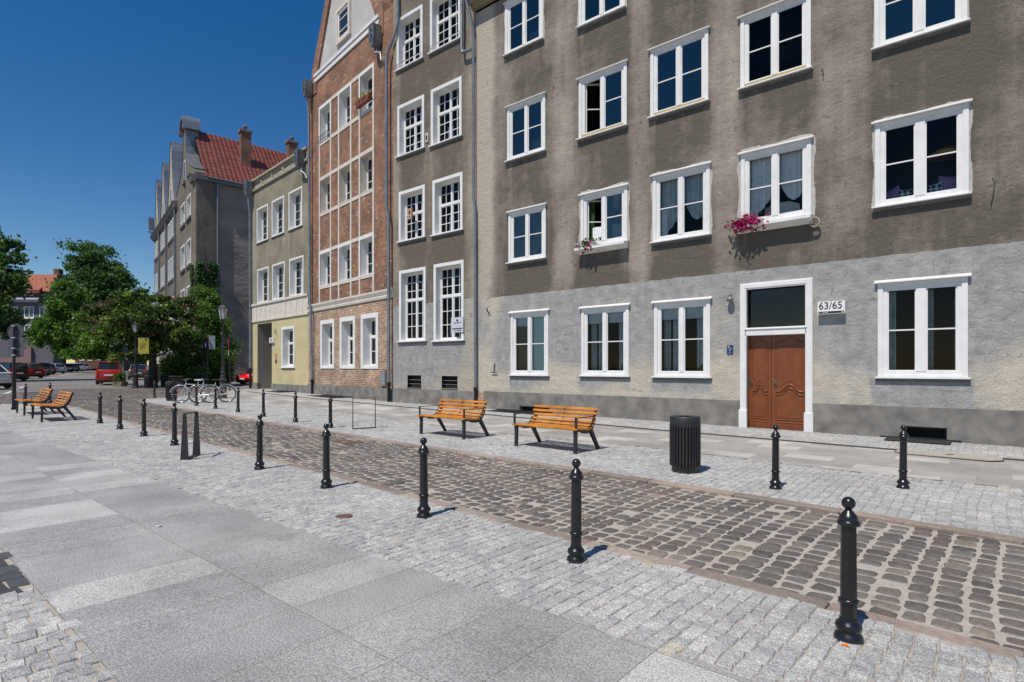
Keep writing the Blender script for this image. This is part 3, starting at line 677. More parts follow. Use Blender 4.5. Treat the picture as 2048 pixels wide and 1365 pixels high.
for key in ((1, 2), (1, 3)):
    w_, inn = gi[key]; p, q = halves(inn)[1]
    curtain(w_, p, q, inn[2] + .5, lambda f, z=inn[2]: z, SHEER, y=.22, fold=.02, freq=6)
w_, inn = gi[(5, 0)]
for p, q in halves(inn): curtain(w_, p, p + .16, inn[3] - .1, lambda f, z=inn[2]: z, SHEER, y=.3, fold=.03, freq=4); curtain(w_, q - .1, q, inn[3] - .3, lambda f, z=inn[2]: z, SHEER, y=.3, fold=.03, freq=4)
# cushions and lamp of the wide first floor window
w_, inn = gi[(5, 1)]
PURPLE = pm('purple_velvet', (.26, .16, .32), .9, var=.25); GEO = None
m, t, bs, N, L = newmat('triangle_pattern_cotton'); v = coords(t, N, L, rot=(R(90), 0, 0), scale=(1, 1, 1)); ck = N('ShaderNodeTexChecker'); ck.inputs['Scale'].default_value = 14
ck.inputs['Color1'].default_value = (.03, .04, .05, 1); ck.inputs['Color2'].default_value = (.5, .6, .6, 1); mp_ = N('ShaderNodeMapping'); mp_.inputs['Rotation'].default_value = (0, R(45), 0); L(coords(t, N, L), mp_.inputs[0]); L(mp_.outputs[0], ck.inputs[0]); L(ck.outputs[0], bs.inputs['Base Color']); bs.inputs['Roughness'].default_value = .9; GEO = m
def cushion(parent, x, y, z, s, tilt, m):
    vs = []; n = 8
    for sgn in (-1, 1):
        for j in range(n + 1):
            for i in range(n + 1):
                a, c = i / n * 2 - 1, j / n * 2 - 1; th = .16 * s * (max(0, (1 - a ** 4) * (1 - c ** 4))) ** .5
                px, pz = a * s / 2 * (1 - .1 * (1 - c * c)), c * s / 2 * (1 - .1 * (1 - a * a))
                vs.append((x + px * cos(tilt) - pz * sin(tilt), y + sgn * th, z + s / 2 + px * sin(tilt) + pz * cos(tilt)))
    fs = []; k = (n + 1) ** 2
    for h in (0, 1):
        for j in range(n):
            for i in range(n):
                q = [h * k + j * (n + 1) + i, h * k + j * (n + 1) + i + 1, h * k + (j + 1) * (n + 1) + i + 1, h * k + (j + 1) * (n + 1) + i]; fs.append(q if h == 0 else q[::-1])
    return MB().add(vs, fs, True).build('cushion', m, parent)
xa, xb = inn[0], inn[1]; W5 = xb - xa
cushion(w_, xa + .14 * W5, .26, inn[2], .38, .35, PURPLE); cushion(w_, xa + .30 * W5, .24, inn[2], .32, -.1, GEO)
cushion(w_, xa + .67 * W5, .24, inn[2], .34, .15, GEO); cushion(w_, xa + .84 * W5, .3, inn[2], .46, -.15, PURPLE)
k = MB(); k.lathe([(.05, .16), (.2, .14), (.34, .06), (.36, 0), (.3, -.03)], 24, (xa + .80 * W5, .75, inn[2] + 1.02)); k.build('lamp_shade', pm('yellow_lamp_shade', (.42, .24, .04), .5), w_)

# ---- the entrance
def proj(u, v): return FG.L(u, v)
dr = MB(); tz = proj(1500, 672)[1]; t2 = proj(1500, 658)[1]; swd = .14
dr.ring(dx0, dx1, -.3, dtop, .16, -.05, .02, .16, 0); dr.ring(dx0 + .03, dx1 - .03, -.3, dtop - .03, .10, -.065, .24, .10, 0)
dr.box(dx0 + .13, dx1 - .13, -.05, .2, tz, t2 + .02); dr.box(dx0 + .1, dx1 - .1, -.075, 0, t2 - .03, t2 + .0)
for x in (dx0 - .02, dx1 - .18): dr.box(x, x + .2, -.09, .0, -.3, .42)
dsur = dr.build('door_surround', WHITE, hg, bevel=.008)
ox0, ox1 = dx0 + .13, dx1 - .13
k = MB(); k.box(ox0 + .02, ox1 - .02, .14, .15, t2 + .03, dtop - .15); k.build('pane', glass_mat('dark_door_light', (.16, .19, .19), 1.6), dsur)
k = MB(); k.box(ox0, ox1, .16, .18, t2, dtop - .12); k.build('backing', DARK, dsur)
DOORM = pm('red_brown_door_paint', (.19, .056, .017), .3, var=.14, scale=5, spec=.5)
dzb = -.03; yD = .16
mull = ox0 + .40 * (ox1 - ox0)
door = None
for nm, a, d_ in (('door', ox0 + .01, mull - .004), ('door', mull + .004, ox1 - .01)):
    k = MB(); k.box(a, d_, yD, yD + .05, dzb, tz - .002); leaf = k.build(nm, DOORM, hg, bevel=.006)
    wl = d_ - a; hL = tz - dzb; mA, mB = a + .1, d_ - .08
    k = MB(); big = wl > .55
    def mould(zf, arch, up=True, r=.02):
        n = 14; pts = []
        for i in range(n + 1):
            f = i / n; zz = dzb + hL * zf + arch * (sin(pi * min(1, max(0, (f - .12) / .76))) ** 2); pts.append((mA + (mB - mA) * f, yD - .004, zz))
        k.tube(pts, r, 8)
    ar = .17 if big else .0
    mould(.40, ar, r=.024); mould(.365, ar, r=.019); mould(.92, ar * .7 if big else .0, r=.022); mould(.07, 0, r=.02); mould(.10, 0, r=.014)
    for x in (mA, mB): k.tube([(x, yD - .002, dzb + hL * .07), (x, yD - .002, dzb + hL * .365)], .015, 6); k.tube([(x, yD - .002, dzb + hL * .40), (x, yD - .002, dzb + hL * .92)], .015, 6)
    k.prism([(mA + .06, dzb + hL * .12), (mB - .06, dzb + hL * .12), (mB - .06, dzb + hL * .33)] + [(mA + .06 + (mB - mA - .12) * (1 - i / 8), dzb + hL * .33 + ar * .8 * sin(pi * i / 8) ** 2) for i in range(1, 8)] + [(mA + .06, dzb + hL * .33)], lambda x, z: (x, yD - .012, z), lambda x, z: (x, yD + .01, z))
    k.prism([(mA + .06, dzb + hL * .45), (mA + .06, dzb + hL * .88), (mB - .06, dzb + hL * .88), (mB - .06, dzb + hL * .45)] + [(mA + .06 + (mB - mA - .12) * (1 - i / 8), dzb + hL * .45 + ar * .8 * sin(pi * i / 8) ** 2) for i in range(1, 8)], lambda x, z: (x, yD - .010, z), lambda x, z: (x, yD + .01, z))
    k.box(a, d_, yD - .02, yD, dzb, dzb + .14); k.build('moulding', DOORM, leaf, bevel=.004)
    if big:
        k = MB(); k.box(a + .03, a + .075, yD - .012, yD, dzb + hL * .44, dzb + hL * .54); k.tube([(a + .05, yD - .02, dzb + hL * .505), (a + .05, yD - .06, dzb + hL * .505), (a + .13, yD - .06, dzb + hL * .5)], .011, 8); k.build('handle', pm('brass_handle', (.25, .2, .13), .35, .8), leaf)
    else:
        k = MB(); k.box(d_ - .03, d_ + .03, yD - .03, yD - .001, dzb, tz - .01); k.build('cover_strip', DOORM, leaf, bevel=.01)
k = MB(); k.box(dx0 + .18, dx1 - .18, -.14, .2, -.3, -.034); k.build('threshold', SILL, hg)

# wall things of the grey house
a = FG.L(1638, 606); d_ = FG.L(1692.7, 604); e = FG.L(1638, 630.5)
t = thing('house_number_sign', 'white sign reading 63/65 right of the red brown door', 'sign', tuple(FG.W(a[0], -.06, e[1])))
wd = d_[0] - a[0]; ht = a[1] - e[1]
k = MB(); k.box(0, wd, -.09, .055, 0, ht); k.build('lamp_box', SIGNW, t, bevel=.005)
k = MB(); k.box(.02, wd * .885, -.094, -.091, .015, .062); k.box(wd * .905, wd * .975, -.094, -.091, .015, .062); k.build('street_strip', INK, t)
text_mesh('63/65', .235, INK, t, wd * .48, -.096, ht * .40, sx=.92)
text_mesh('<', .05, SIGNW, t, .045, -.097, .025); text_mesh('Grobla', .042, SIGNW, t, .16, -.097, .027); text_mesh('+', .05, SIGNW, t, wd * .94, -.097, .022)
a = FG.L(1454.3, 691); d_ = FG.L(1466.3, 690); e = FG.L(1454.3, 708.8)
t = thing('utility_sign', 'small blue water valve sign left of the door of number 63/65', 'sign', tuple(FG.W(a[0], -.012, e[1])))
k = MB(); k.box(0, d_[0] - a[0], -.01, .012, 0, a[1] - e[1]); k.build('plate', SIGNB, t)
text_mesh('Z', .085, SIGNW, t, .045, -.012, .155); text_mesh('B', .05, SIGNW, t, .105, -.012, .125); text_mesh('T', .075, SIGNW, t, .075, -.012, .06); text_mesh('16.3', .035, SIGNW, t, .075, -.012, .02)
c = FG.L(1463, 598); t = thing('wall_lamp', 'round globe wall lamp above left of the red brown door', 'lamp', tuple(FG.W(c[0], 0, c[1])))
k = MB(); k.lathe([(.0, .10), (.03, .10), (.035, .06), (.055, .04), (.09, .0), (.095, -.04), (.07, -.085), (.02, -.10), (.0, -.10)], 18, (0, -.12, 0)); k.build('globe', pm('smoked_glass_globe', (.20, .19, .17), .15, var=.1), t)
k = MB(); k.lathe([(.05, .06), (.05, .09), (.02, .12)], 14, (0, -.12, 0)); k.tube([(0, -.12, .1), (0, -.06, .13), (0, 0, .1)], .012, 8); k.build('bracket', SILL, t)
def wall_iron(label, u, v, pts, r=.015):
    c = FG.L(u, v); t = MB(); t.tube([(p[0], -p[1], p[2]) for p in pts], r, 6); o = t.build('iron_hook', WIRE); o.location = FG.W(c[0], 0, c[1]); tag(o, label, 'hook')
wall_iron('bent iron hook on the grey wall left of the ground floor windows', 979, 618, [(-.12, .0, -.06), (-.06, .08, .03), (0, .09, -.1), (.02, .02, -.18)], .018)
wall_iron('T shaped iron bracket low on the wall beside the leftmost ground floor window', 990, 745, [(-.14, .06, 0), (.14, .06, 0), (0, .06, 0), (0, .04, .28), (0, 0, .3)], .016)
wall_iron('thin rusty hanging wire right of the wide first floor window', 1984, 360, [(0, 0, .02), (.05, .05, 0), (.02, .05, -.3), (-.02, .04, -.52)], .007)
wall_iron('short wire stub beside the second floor window above the flower box', 1643, 140, [(0, 0, 0), (.05, .05, -.02), (.04, .05, -.2)], .007)
wall_iron('wire hook between the two left window columns at second floor height', 1106, 172, [(0, 0, 0), (.05, .05, -.02), (.04, .05, -.14)], .009)

# flowers on the sills
def leafcloud(name, m, parent, pts, size, tone=(0, 1), aspect=.6, nrm=None, curl=0):
    n = len(pts); P = np.asarray(pts, float); a = rng.normal(size=(n, 3)); a /= np.linalg.norm(a, axis=1)[:, None]
    b = rng.normal(size=(n, 3)); b -= a * (a * b).sum(1)[:, None]; b /= np.linalg.norm(b, axis=1)[:, None]
    s = size * rng.uniform(.6, 1.3, n)[:, None]; V = np.stack([P - a * s, P - b * s * aspect, P + a * s, P + b * s * aspect], 1)
    me = bpy.data.meshes.new(name); me.vertices.add(4 * n); me.vertices.foreach_set('co', V.reshape(-1)); me.loops.add(4 * n); me.loops.foreach_set('vertex_index', np.arange(4 * n))
    me.polygons.add(n); me.polygons.foreach_set('loop_start', np.arange(n) * 4); me.polygons.foreach_set('loop_total', np.full(n, 4)); me.update(calc_edges=True)
    col = np.ones((n, 4, 4), np.float32); tt = np.asarray(tone) if np.ndim(tone) and len(tone) == n else rng.uniform(tone[0], tone[1], n); col[..., 0] = tt[:, None]
    at = me.color_attributes.new('st', 'FLOAT_COLOR', 'POINT'); at.data.foreach_set('color', col.ravel()); me.materials.append(m)
    o = bpy.data.objects.new(name, me); C.objects.link(o)
    if parent: o.parent = parent
    return o
MAG = leaf_mat('magenta_petal', [(0, (.22, .0, .05)), (.5, (.42, .005, .13)), (1, (.62, .02, .30))], .25)
YEL = leaf_mat('yellow_petal', [(0, (.5, .35, .01)), (1, (.7, .6, .05))], .2)
GRN = leaf_mat('fresh_green_leaf', [(0, (.02, .055, .012)), (1, (.09, .17, .03))], .3)
POT = pm('white_plastic_planter', (.38, .36, .33), .6, var=.1); POTR = pm('terracotta_planter', (.20, .05, .03), .6, var=.15)
def flowers(label, x, y, z, wd, n_f, n_l, hang, m, size=.04, pot=POT, F_=FG, ph=.16, base_y=-.2, petals=5):
    t = thing('flower_box', label, 'flower box', tuple(F_.W(x, base_y, z)), F_.a)
    k = MB(); k.prism([(-wd / 2, 0), (wd / 2, 0), (wd / 2 + .03, ph), (-wd / 2 - .03, ph)], lambda a, q: (a, -.09, q), lambda a, q: (a, .09, q)); k.build('trough', pot, t, bevel=.008)
    P = np.stack([rng.normal(0, wd * .33, n_l), rng.normal(-.02, .08, n_l), ph + .03 + rng.normal(0, .07, n_l) - hang * rng.random(n_l) ** 2], 1); leafcloud('leaves', GRN, t, P, size * .9)
    ctr = np.stack([rng.normal(0, wd * .34, n_f), rng.normal(-.08, .08, n_f), ph + .04 + rng.normal(0, .06, n_f) - hang * rng.random(n_f)], 1)
    P = np.repeat(ctr, petals, 0) + rng.normal(0, size * .45, (n_f * petals, 3)); leafcloud('blossoms', m, t, P, size * .75, aspect=.9); return t
c = gi[(4, 1)][1]; q = gw[(4, 1)]
fx = FG.L(1498, 450)[0]; flowers('magenta petunias overflowing a white box at the left end of the lace curtained window', fx, 0, q[2] - .12, .56, 150, 200, .24, MAG, .046)
fx = FG.L(1182, 497)[0]; q2 = gw[(2, 1)]
flowers('sparse pink petunias in a white box on the half open first floor window', fx, 0, q2[2] - .10, .5, 20, 200, .22, MAG, .05)
# boards of the boxes' sills
for q, lb in ((gw[(4, 1)], 'weathered white flower board under the petunia window, with wires'), (gw[(2, 1)], 'white flower board under the half open first floor window')):
    t = thing('flower_shelf', lb, 'shelf', tuple(FG.W(q[0], 0, q[2] - .16)))
    wd = q[1] - q[0]; k = MB(); k.prism([(-.06, .16), (-.30, .13), (-.30, .06), (-.04, -.04)], lambda y, z: (-.05, y, z - .02), lambda y, z: (wd + .05, y, z - .02)); k.build('shelf', REVEAL, t)
    k = MB(); k.tube([(-.05, -.3, .24), (wd * .5, -.3, .22), (wd + .05, -.3, .24)], .007, 6)
    for f in (.05, .35, .65, .95): k.tube([(wd * f, -.3, .1), (wd * f, -.3, .23)], .007, 6)
    k.build('rail', SIGNW, t)
c = FG.L(1632, 447); k = MB()
for j in range(3):
    k.tube([(.10 * cos(a) + j * .004, -.10 - j * .018, .11 * sin(a)) for a in np.linspace(0, 2 * pi, 25)], .012, 6)
o = k.build('cable_coil', pm('beige_cable', (.45, .40, .32), .7)); o.location = FG.W(c[0], -.02, c[1]); tag(o, 'beige coil of cable hanging at the right end of the petunia window', 'cable')

# ================================================================ tall-window house
FT = Fac(-19.35, 15.06, 0.0)
ht_ = thing('tall_window_house', 'brown grey rendered house with tall white latticed windows left of the long grey house', 'house', (-19.35, 15.06, 0))
TX1 = 4.83; TTOP = 18.6
tw_px = [(794.3, 846, 40.6, 142.8), (860.7, 922, 13, 107.7), (795.5, 849, 214, 315), (862.5, 924, 181, 293), (798.3, 850.4, 385.5, 484.4), (865.8, 925.8, 362.4, 471.5), (799, 852, 542.7, 683), (868, 928, 530, 682)]
tr = [FT.rect(*q) for q in tw_px]
h1 = tr[0][3] - tr[0][2]; tr[1] = (tr[1][0], tr[1][1], tr[1][2], tr[1][2] + h1)
ztT = []
holes = list(tr); cel = [FT.rect(815, 842.5, 750.7, 775.5), FT.rect(883.5, 915, 752.3, 776.5)]
holes += cel
def stain_t(X, Z):
    a = .45 * np.exp(-(X / .55) ** 4) + .5 * np.exp(-((X - TX1) / .55) ** 4) + .1 * np.exp(-((X - 2.35) / .3) ** 2) - .12
    a += .35 * (vnoise(X, Z, 15, 1.1) - .5) + .3 * (vnoise(X, Z, 16, .4) - .5)
    for q in tr[2:6]: a -= .22 * (X > q[0]) * (X < q[1]) * np.exp(-np.abs(q[2] - .35 - Z) / .5)
    g = -.35 + 1.5 * np.exp(-((X - TX1) / .7) ** 4) + .9 * np.exp(-np.maximum(Z - .7, 0) / .5) + (vnoise(X, Z, 17, .9) - .5) * 1.2
    return a, np.clip(g, -1, 1), (Z < np.where(X < 2.3, 4.02, 4.04)).astype(float)
grid_wall('wall', 0, TX1, .60, TTOP, holes, BROWN2, ht_, stain_t, step=.22, extra=(4.015, 4.025, 4.035, 4.045))
k = MB(); k.box(.01, TX1 - .03, -.05, .3, -.4, .62); k.build('plinth', PLINTH, ht_)
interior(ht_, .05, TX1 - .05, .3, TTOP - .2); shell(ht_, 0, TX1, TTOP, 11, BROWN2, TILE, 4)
for q in cel:
    v = MB(); v.ring(q[0], q[1], q[2], q[3], .001, 0.0, .22); v.box(q[0] - .01, q[1] + .01, .20, .22, q[2] - .01, q[3] + .01)
    cwn = v.build('cellar_window', SHADE, ht_); k = MB()
    for f in (.3, .62): k.tube([(q[0], .1, q[2] + (q[3] - q[2]) * f), (q[1], .1, q[2] + (q[3] - q[2]) * f)], .012, 6)
    k.box(q[0] - .01, q[1] + .01, -.03, .1, q[2] - .03, q[2]); k.build('bars', SILL, cwn)
tall_w = []
for i, q in enumerate(tr):
    wnd, inn = window(ht_, q, sw=.13, pr=.03, dep=.30, fw=.06, mull=.075, trans=.60 if i not in (4, 5) else .57, tw=.09, mcols=2, mrows=(2, 1) if i not in (6, 7) else (2, 2), mw=.026, sill=(.10, .05, .07), hood=None, swt=.13, swb=.03)
    tall_w.append((wnd, inn))
    if i in (0, 1):
        k = MB(); k.tube([(q[0] + .03, -.07, q[2] + .22), (q[1] - .03, -.07, q[2] + .22)], .008, 6)
        for f in (.05, .5, .95): k.tube([(q[0] + (q[1] - q[0]) * f, -.07, q[2]), (q[0] + (q[1] - q[0]) * f, -.07, q[2] + .22)], .006, 6)
        k.build('guard_rail', WIRE, wnd)
for i in (2, 3, 5, 7):
    wnd, inn = tall_w[i]
    for p, q in halves(inn): curtain(wnd, p + (q - p) * .5, q, inn[2] + .7, lambda f, z=inn[2]: z, LACE, y=.42, fold=.02, freq=5)
a = FT.L(917 - 12, 636); t = thing('notice_board', 'white notice with a crest and print hung in the lower right tall window', 'sign', tuple(FT.W(a[0], -.05, FT.L(905, 666)[1])))
wd = FT.L(929, 640)[0] - a[0]; hh = a[1] - FT.L(905, 666)[1]
k = MB(); k.box(0, wd, -.02, 0, 0, hh); k.build('board', pm('cool_white_board', (.55, .56, .62), .5), t)
k = MB(); k.box(wd * .45, wd * .6, -.024, -.021, hh * .72, hh * .85)
k.box(wd * .05, wd * .95, -.024, -.021, hh * .22, hh * .28)
k.build('print', INK, t); text_mesh('APARTAMENTY', .055, INK, t, wd * .52, -.024, hh * .60); text_mesh('501 508 508', .075, INK, t, wd * .55, -.024, hh * .08)
a = FT.L(855, 272); t = thing('bird_box', 'small cream plaque with a brown figure between the second floor latticed windows', 'plaque', tuple(FT.W(a[0], -.03, a[1] - .25)))
k = MB(); k.box(-.08, .08, -.02, .03, 0, .34); k.build('plaque', CREAM, t); k = MB(); k.prism([(-.03, .06), (.03, .06), (.05, .2), (0, .29), (-.05, .2)], lambda x, z: (x, -.035, z), lambda x, z: (x, -.021, z)); k.build('figure', BARK, t)
a = FT.L(818, 420); t = thing('hanging_sign', 'tan cardboard bag with a dark lamp mark hanging in the first floor latticed window', 'sign', tuple(FT.W(a[0], -.06, FT.L(818, 441)[1])))
k = MB(); k.box(0, .29, -.03, .02, 0, .44); k.build('bag', pm('tan_card', (.33, .20, .10), .8), t); k = MB(); k.box(.03, .26, -.035, -.031, .03, .41); k.build('front', pm('pale_tan_card', (.42, .31, .2), .8), t)
k = MB(); k.prism([(.13, .36), (.16, .36), (.20, .27), (.145, .17), (.09, .27)], lambda x, z: (x, -.045, z), lambda x, z: (x, -.036, z)); k.box(.1, .19, -.04, -.036, .08, .12); k.build('mark', INK, t)

# ================================================================ brick gabled house
pR = (-19.42, 15.12); pL = (-28.35, 16.42); ab = math.atan2(pR[1] - pL[1], pR[0] - pL[0])
FB = Fac(pL[0], pL[1], ab); BW = math.hypot(pR[0] - pL[0], pR[1] - pL[1])
hb = thing('brick_gabled_house', 'red brick gabled house with cream bands between the ochre and the tall window house', 'house', (pL[0], pL[1], 0), ab)
rows = [[(635, 661.4, 214.2, 291), (674.2, 702, 193.4, 262.6), (715.2, 746.5, 157, 239.5)], [(639.4, 662.5, 355.8, 430.5), (677.9, 703, 337.6, 411.8), (719.6, 747.8, 314.7, 391)],
        [(641.6, 664.7, 502, 575.5), (679, 705.4, 492.7, 563), (720.7, 751.5, 477.8, 555.8)]]
bx = [[FB.L(l, t_)[0] for (l, r, t_, b_) in rw] for rw in rows]; bx2 = [[FB.L(r, t_)[0] for (l, r, t_, b_) in rw] for rw in rows]
X0 = [sum(bx[j][i] for j in range(3)) / 3 for i in range(3)]; X1 = [sum(bx2[j][i] for j in range(3)) / 3 for i in range(3)]
zt = [sum(FB.L(q[0], q[2])[1] for q in rw) / 3 for rw in rows]; zb = [sum(FB.L(q[0], q[3])[1] for q in rw) / 3 for rw in rows]
br = [(X0[i], X1[i], zb[j], zt[j]) for j in range(3) for i in range(3)]
grd = [FB.rect(641.7, 669, 642, 737), FB.rect(680.4, 710.8, 636.5, 738), FB.rect(722.6, 757, 630.5, 738.6)]
gz0 = sum(q[2] for q in grd) / 3; gz1 = sum(q[3] for q in grd) / 3; grd = [(q[0], q[1], gz0, gz1) for q in grd]
CZ = (FB.L(640, 611)[1] + FB.L(770, 590)[1]) / 2; GZ = (FB.L(640, 143)[1] + FB.L(745, 50)[1]) / 2
grid_wall('upper_wall', 0, BW, CZ, GZ, br, BRICKU, hb, step=1.0); grid_wall('lower_wall', 0, BW, .55, CZ, grd, BRICKL, hb, step=1.0)
k = MB(); k.box(-.02, BW - .02, -.06, .3, -.4, .6); k.build('plinth', PLINTH, hb)
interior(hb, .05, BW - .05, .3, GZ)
k = MB(); k.prism([(0, 0), (-.05, 0), (-.07, .1), (-.05, .13), (-.12, .3), (-.12, .38), (0, .40)], lambda y, z: (0, y, CZ - .22 + z), lambda y, z: (BW, y, CZ - .22 + z)); k.build('cornice', CREAM, hb)
def inter(l): return l
zl = [zt[0] + .02, zb[0] - .02, zt[1] + .02, zb[1] - .02, zt[2] + .02, zb[2] - .02]
k = MB(); bwid = .17
for z in (zt[0] - bwid + .06, zb[0] - .12, zt[1] - bwid + .06, zb[1] - .12, zt[2] - bwid + .06, zb[2] - .12):
    k.box(X0[0] - .02, X1[2] + .02, -.028, .0, z, z + bwid)
k.build('horizontal_bands', CREAM, hb)
k = MB()
for x in (X0[0], X1[0] - .12, X0[1], X1[1] - .12, X0[2], X1[2] - .12): k.box(x, x + .13, -.032, .0, CZ + .2, zt[0] + .02)
k.build('vertical_bands', CREAM, hb)
for i, q in enumerate(br):
    wnd, inn = window(hb, (q[0], q[1], q[2], q[3]), sw=.12, pr=.036, dep=.40, fw=.055, mull=.06, mrows=(2,), mw=.03, sill=None, surround=REVEAL if i < 3 or i > 5 else CREAM, swt=.12, swb=.05)
    if i != 2:
        for p, q_ in halves(inn): curtain(wnd, p, q_, inn[3], lambda f, z=inn[2]: z, MINT if i in (7, 8) else SHEER, y=.50, fold=.02, freq=4)
    if i == 0:
        k = MB()
        k.tube([(q[0] + .05, -.08, q[2] + .35), (q[1] - .05, -.08, q[2] + .35)], .012, 6); k.tube([(q[0] + .05, -.08, q[2] + .1), (q[1] - .05, -.08, q[2] + .1)], .012, 6)
        for f in np.linspace(.05, .95, 6): k.tube([(q[0] + (q[1] - q[0]) * f, -.08, q[2] + .02), (q[0] + (q[1] - q[0]) * f, -.08, q[2] + .35)], .012, 6)
        k.build('guard_rail', WIRE, wnd)
for i, q in enumerate(grd):
    wnd, inn = window(hb, q, sw=.20, pr=.035, dep=.42, fw=.07, mull=.07, trans=.62, tw=.10, mcols=1, mrows=(1, 0), mw=.03, sill=None, surround=REVEAL, swt=.2, swb=.12)
    k = MB(); k.box(q[0] + .22, q[1] - .22, .02, .38, q[2] + .121, q[2] + .17); k.build('sill', WHITE, wnd)
    for p, q_ in halves(inn): curtain(wnd, p, q_, inn[3], lambda f, z=inn[2]: z, BLIND, y=.52, fold=.004, freq=30)
# gable
gl = FB.L(634, 143)[0]; grr = FB.L(753.7, 40)[0]; gx0, gx1 = 0, BW
slope = 2.55; mid = (gl + grr) / 2; hw = (grr - gl) / 2; GH = hw * 2.15
gp = [(gl, 0), (grr, 0), (grr - hw * .55, GH * .5), (mid + .5, GH), (mid - .5, GH), (gl + hw * .55, GH * .5)]
k = MB(); k.prism(gp, lambda x, z: (x, .06, GZ + z), lambda x, z: (x, .3, GZ + z)); 
gw_ = FB.rect(673, 700.5, 23.7, 93.4)
gable = k.build('gable_plaster', LIGHTR, hb)
k = MB(); th = .62
op = [(gl - th, -.9), (gl - th, .0), (gl - th + .1, .5), (gl + hw * .55 - th * .8, GH * .5 + .2), (mid - .75, GH + .5), (mid + .75, GH + .5), (grr - hw * .55 + th * .8, GH * .5 + .2), (grr + th - .1, .5), (grr + th, 0), (grr + th, -.9)]
ip = [(gl, -.9), (gl, 0), (gl, 0), (gl + hw * .55, GH * .5), (mid - .5, GH), (mid + .5, GH), (grr - hw * .55, GH * .5), (grr, 0), (grr, 0), (grr, -.9)]
op = [(max(0.0, min(BW, a)), z) for a, z in op]
vs = []
for (a, z), (c_1, z1) in zip(op, ip): vs += [(a, -.04, GZ + z), (c_1, -.04, GZ + z1), (a, .5, GZ + z), (c_1, .5, GZ + z1)]
fs = []
for i in range(len(op) - 1):
    a = i * 4; fs += [(a, a + 1, a + 5, a + 4), (a + 2, a + 6, a + 7, a + 3), (a, a + 4, a + 6, a + 2), (a + 1, a + 3, a + 7, a + 5)]
k.add(vs, fs); k.build('gable_brick_border', BRICKU, hb)
k = MB(); k.box(gl - .25, grr + .25, -.06, -.005, GZ - .32, GZ - .14); k.box(gl - .25, grr + .25, -.09, -.005, GZ - .05, GZ + .10)
k.build('gable_moulding', WHITE, hb)
q = gw_
k = MB(); k.ring(q[0], q[1], q[2], q[3], .16, -.05, .28); wn = k.build('window', CREAM, hb)
k = MB(); k.box(q[0] + .15, q[1] - .15, .045, .055, q[2] + .15, q[3] - .15); k.build('pane', CARGLASS, wn)
k = MB(); k.ring(q[0] + .16, q[1] - .16, q[2] + .16, q[3] - .16, .12, .0, .044)
for f in (.33, .66): k.box(q[0] + .28, q[1] - .28, .01, .043, q[2] + (q[3] - q[2]) * f - .02, q[2] + (q[3] - q[2]) * f + .02)
k.build('frame', WHITE, wn)
k = MB(); k.prism([(.25, -.5), (mid - 0, GH * .98), (BW - .25, -.5)], lambda x, z: (x, .51, GZ + z), lambda x, z: (x, 11, GZ + z)); k.build('roof', TILE, hb)
k = MB(); k.box(.005, .02, .01, 11, -.4, GZ - .5); k.box(BW - .02, BW - .005, .01, 11, -.4, GZ - .5); k.box(.02, BW - .02, 10.9, 11, -.4, GZ - .5); k.build('rear_wall', BRICKU, hb)
# flower box on the top right brick window
q = br[2]
flowers('terracotta flower box with yellow pansies at the top right window of the brick house', (q[0] + q[1]) / 2, 0, q[2] + .25, (q[1] - q[0]) * .8, 22, 90, .03, YEL, .05, POTR, FB, .26, -.16)
a = FB.L(764, 741); e = FB.L(774, 772); t = thing('meter_cabinet', 'grey metal meter cabinet at the right foot of the brick house', 'cabinet', tuple(FB.W(a[0], -.0, e[1])), FB.a)
wd = FB.L(774, 741)[0] - a[0]; hh = a[1] - e[1]; k = MB(); k.box(0, wd, -.10, 0, 0, hh); k.build('cabinet', pm('grey_steel', (.27, .28, .29), .5, .3), t, bevel=.01); k = MB(); k.box(.04, wd - .04, -.108, -.101, .05, hh - .05); k.build('door', pm('grey_steel_door', (.30, .31, .32), .45, .3), t)

# ================================================================ ochre house with the passage
FY = None
pe = Vector((pL[0] - .04, pL[1] + .02, 0)); ay = R(-5.4)
tmp = Fac(pe.x, pe.y, ay); xl = tmp.L(505, 700)[0]; YW = -xl
po = tmp.W(xl, 0, 0); FY = Fac(po.x, po.y, ay)
hy = thing('ochre_house', 'three storey ochre rendered house with an open passage at the street corner', 'house', (po.x, po.y, 0), ay)
up = [[(514.4, 536.4, 418.7, 486.6), (544.3, 568.6, 404.6, 475.5), (578, 605, 385.5, 461.7)], [(515.3, 537.8, 540.2, 606.8), (545, 570, 531, 601), (579.4, 607.6, 518.9, 595)]]
yr = []
for rw in up:
    rr = [FY.rect(*q) for q in rw]; za = sum(r[2] for r in rr) / 3; zb_ = sum(r[3] for r in rr) / 3; yr += [(r[0], r[1], za, zb_) for r in rr]
yg = FY.rect(563.9, 589.4, 655, 735); PASS = (FY.L(515, 700)[0], FY.L(543.7, 700)[0], -.4, (FY.L(516, 648)[1] + FY.L(543, 646)[1]) / 2)
YTOP = (FY.L(505, 388)[1] + FY.L(610, 318)[1]) / 2; YF0 = (FY.L(508, 642)[1] + FY.L(620, 628)[1]) / 2; YF1 = (FY.L(508, 608)[1] + FY.L(617, 590)[1]) / 2
def stain_y(X, Z):
    a = .35 * (vnoise(X, Z, 25, 1.2) - .5) + .25 * np.exp(-(X / .5) ** 4)
    for q in yr[:3]:
        for xe in (q[0], q[1], (q[0] + q[1]) / 2): a += .3 * np.exp(-((X - xe) / .12) ** 2) * np.exp(-np.abs(Z - q[2] + .5) / .6)
    return a, a * 0, a * 0
grid_wall('wall', 0, YW, YF1, YTOP, yr, OCHRE, hy, stain_y, step=.3)
grid_wall('lower_wall', 0, YW, .5, YF0, [yg, PASS], YELLOW, hy, step=1)
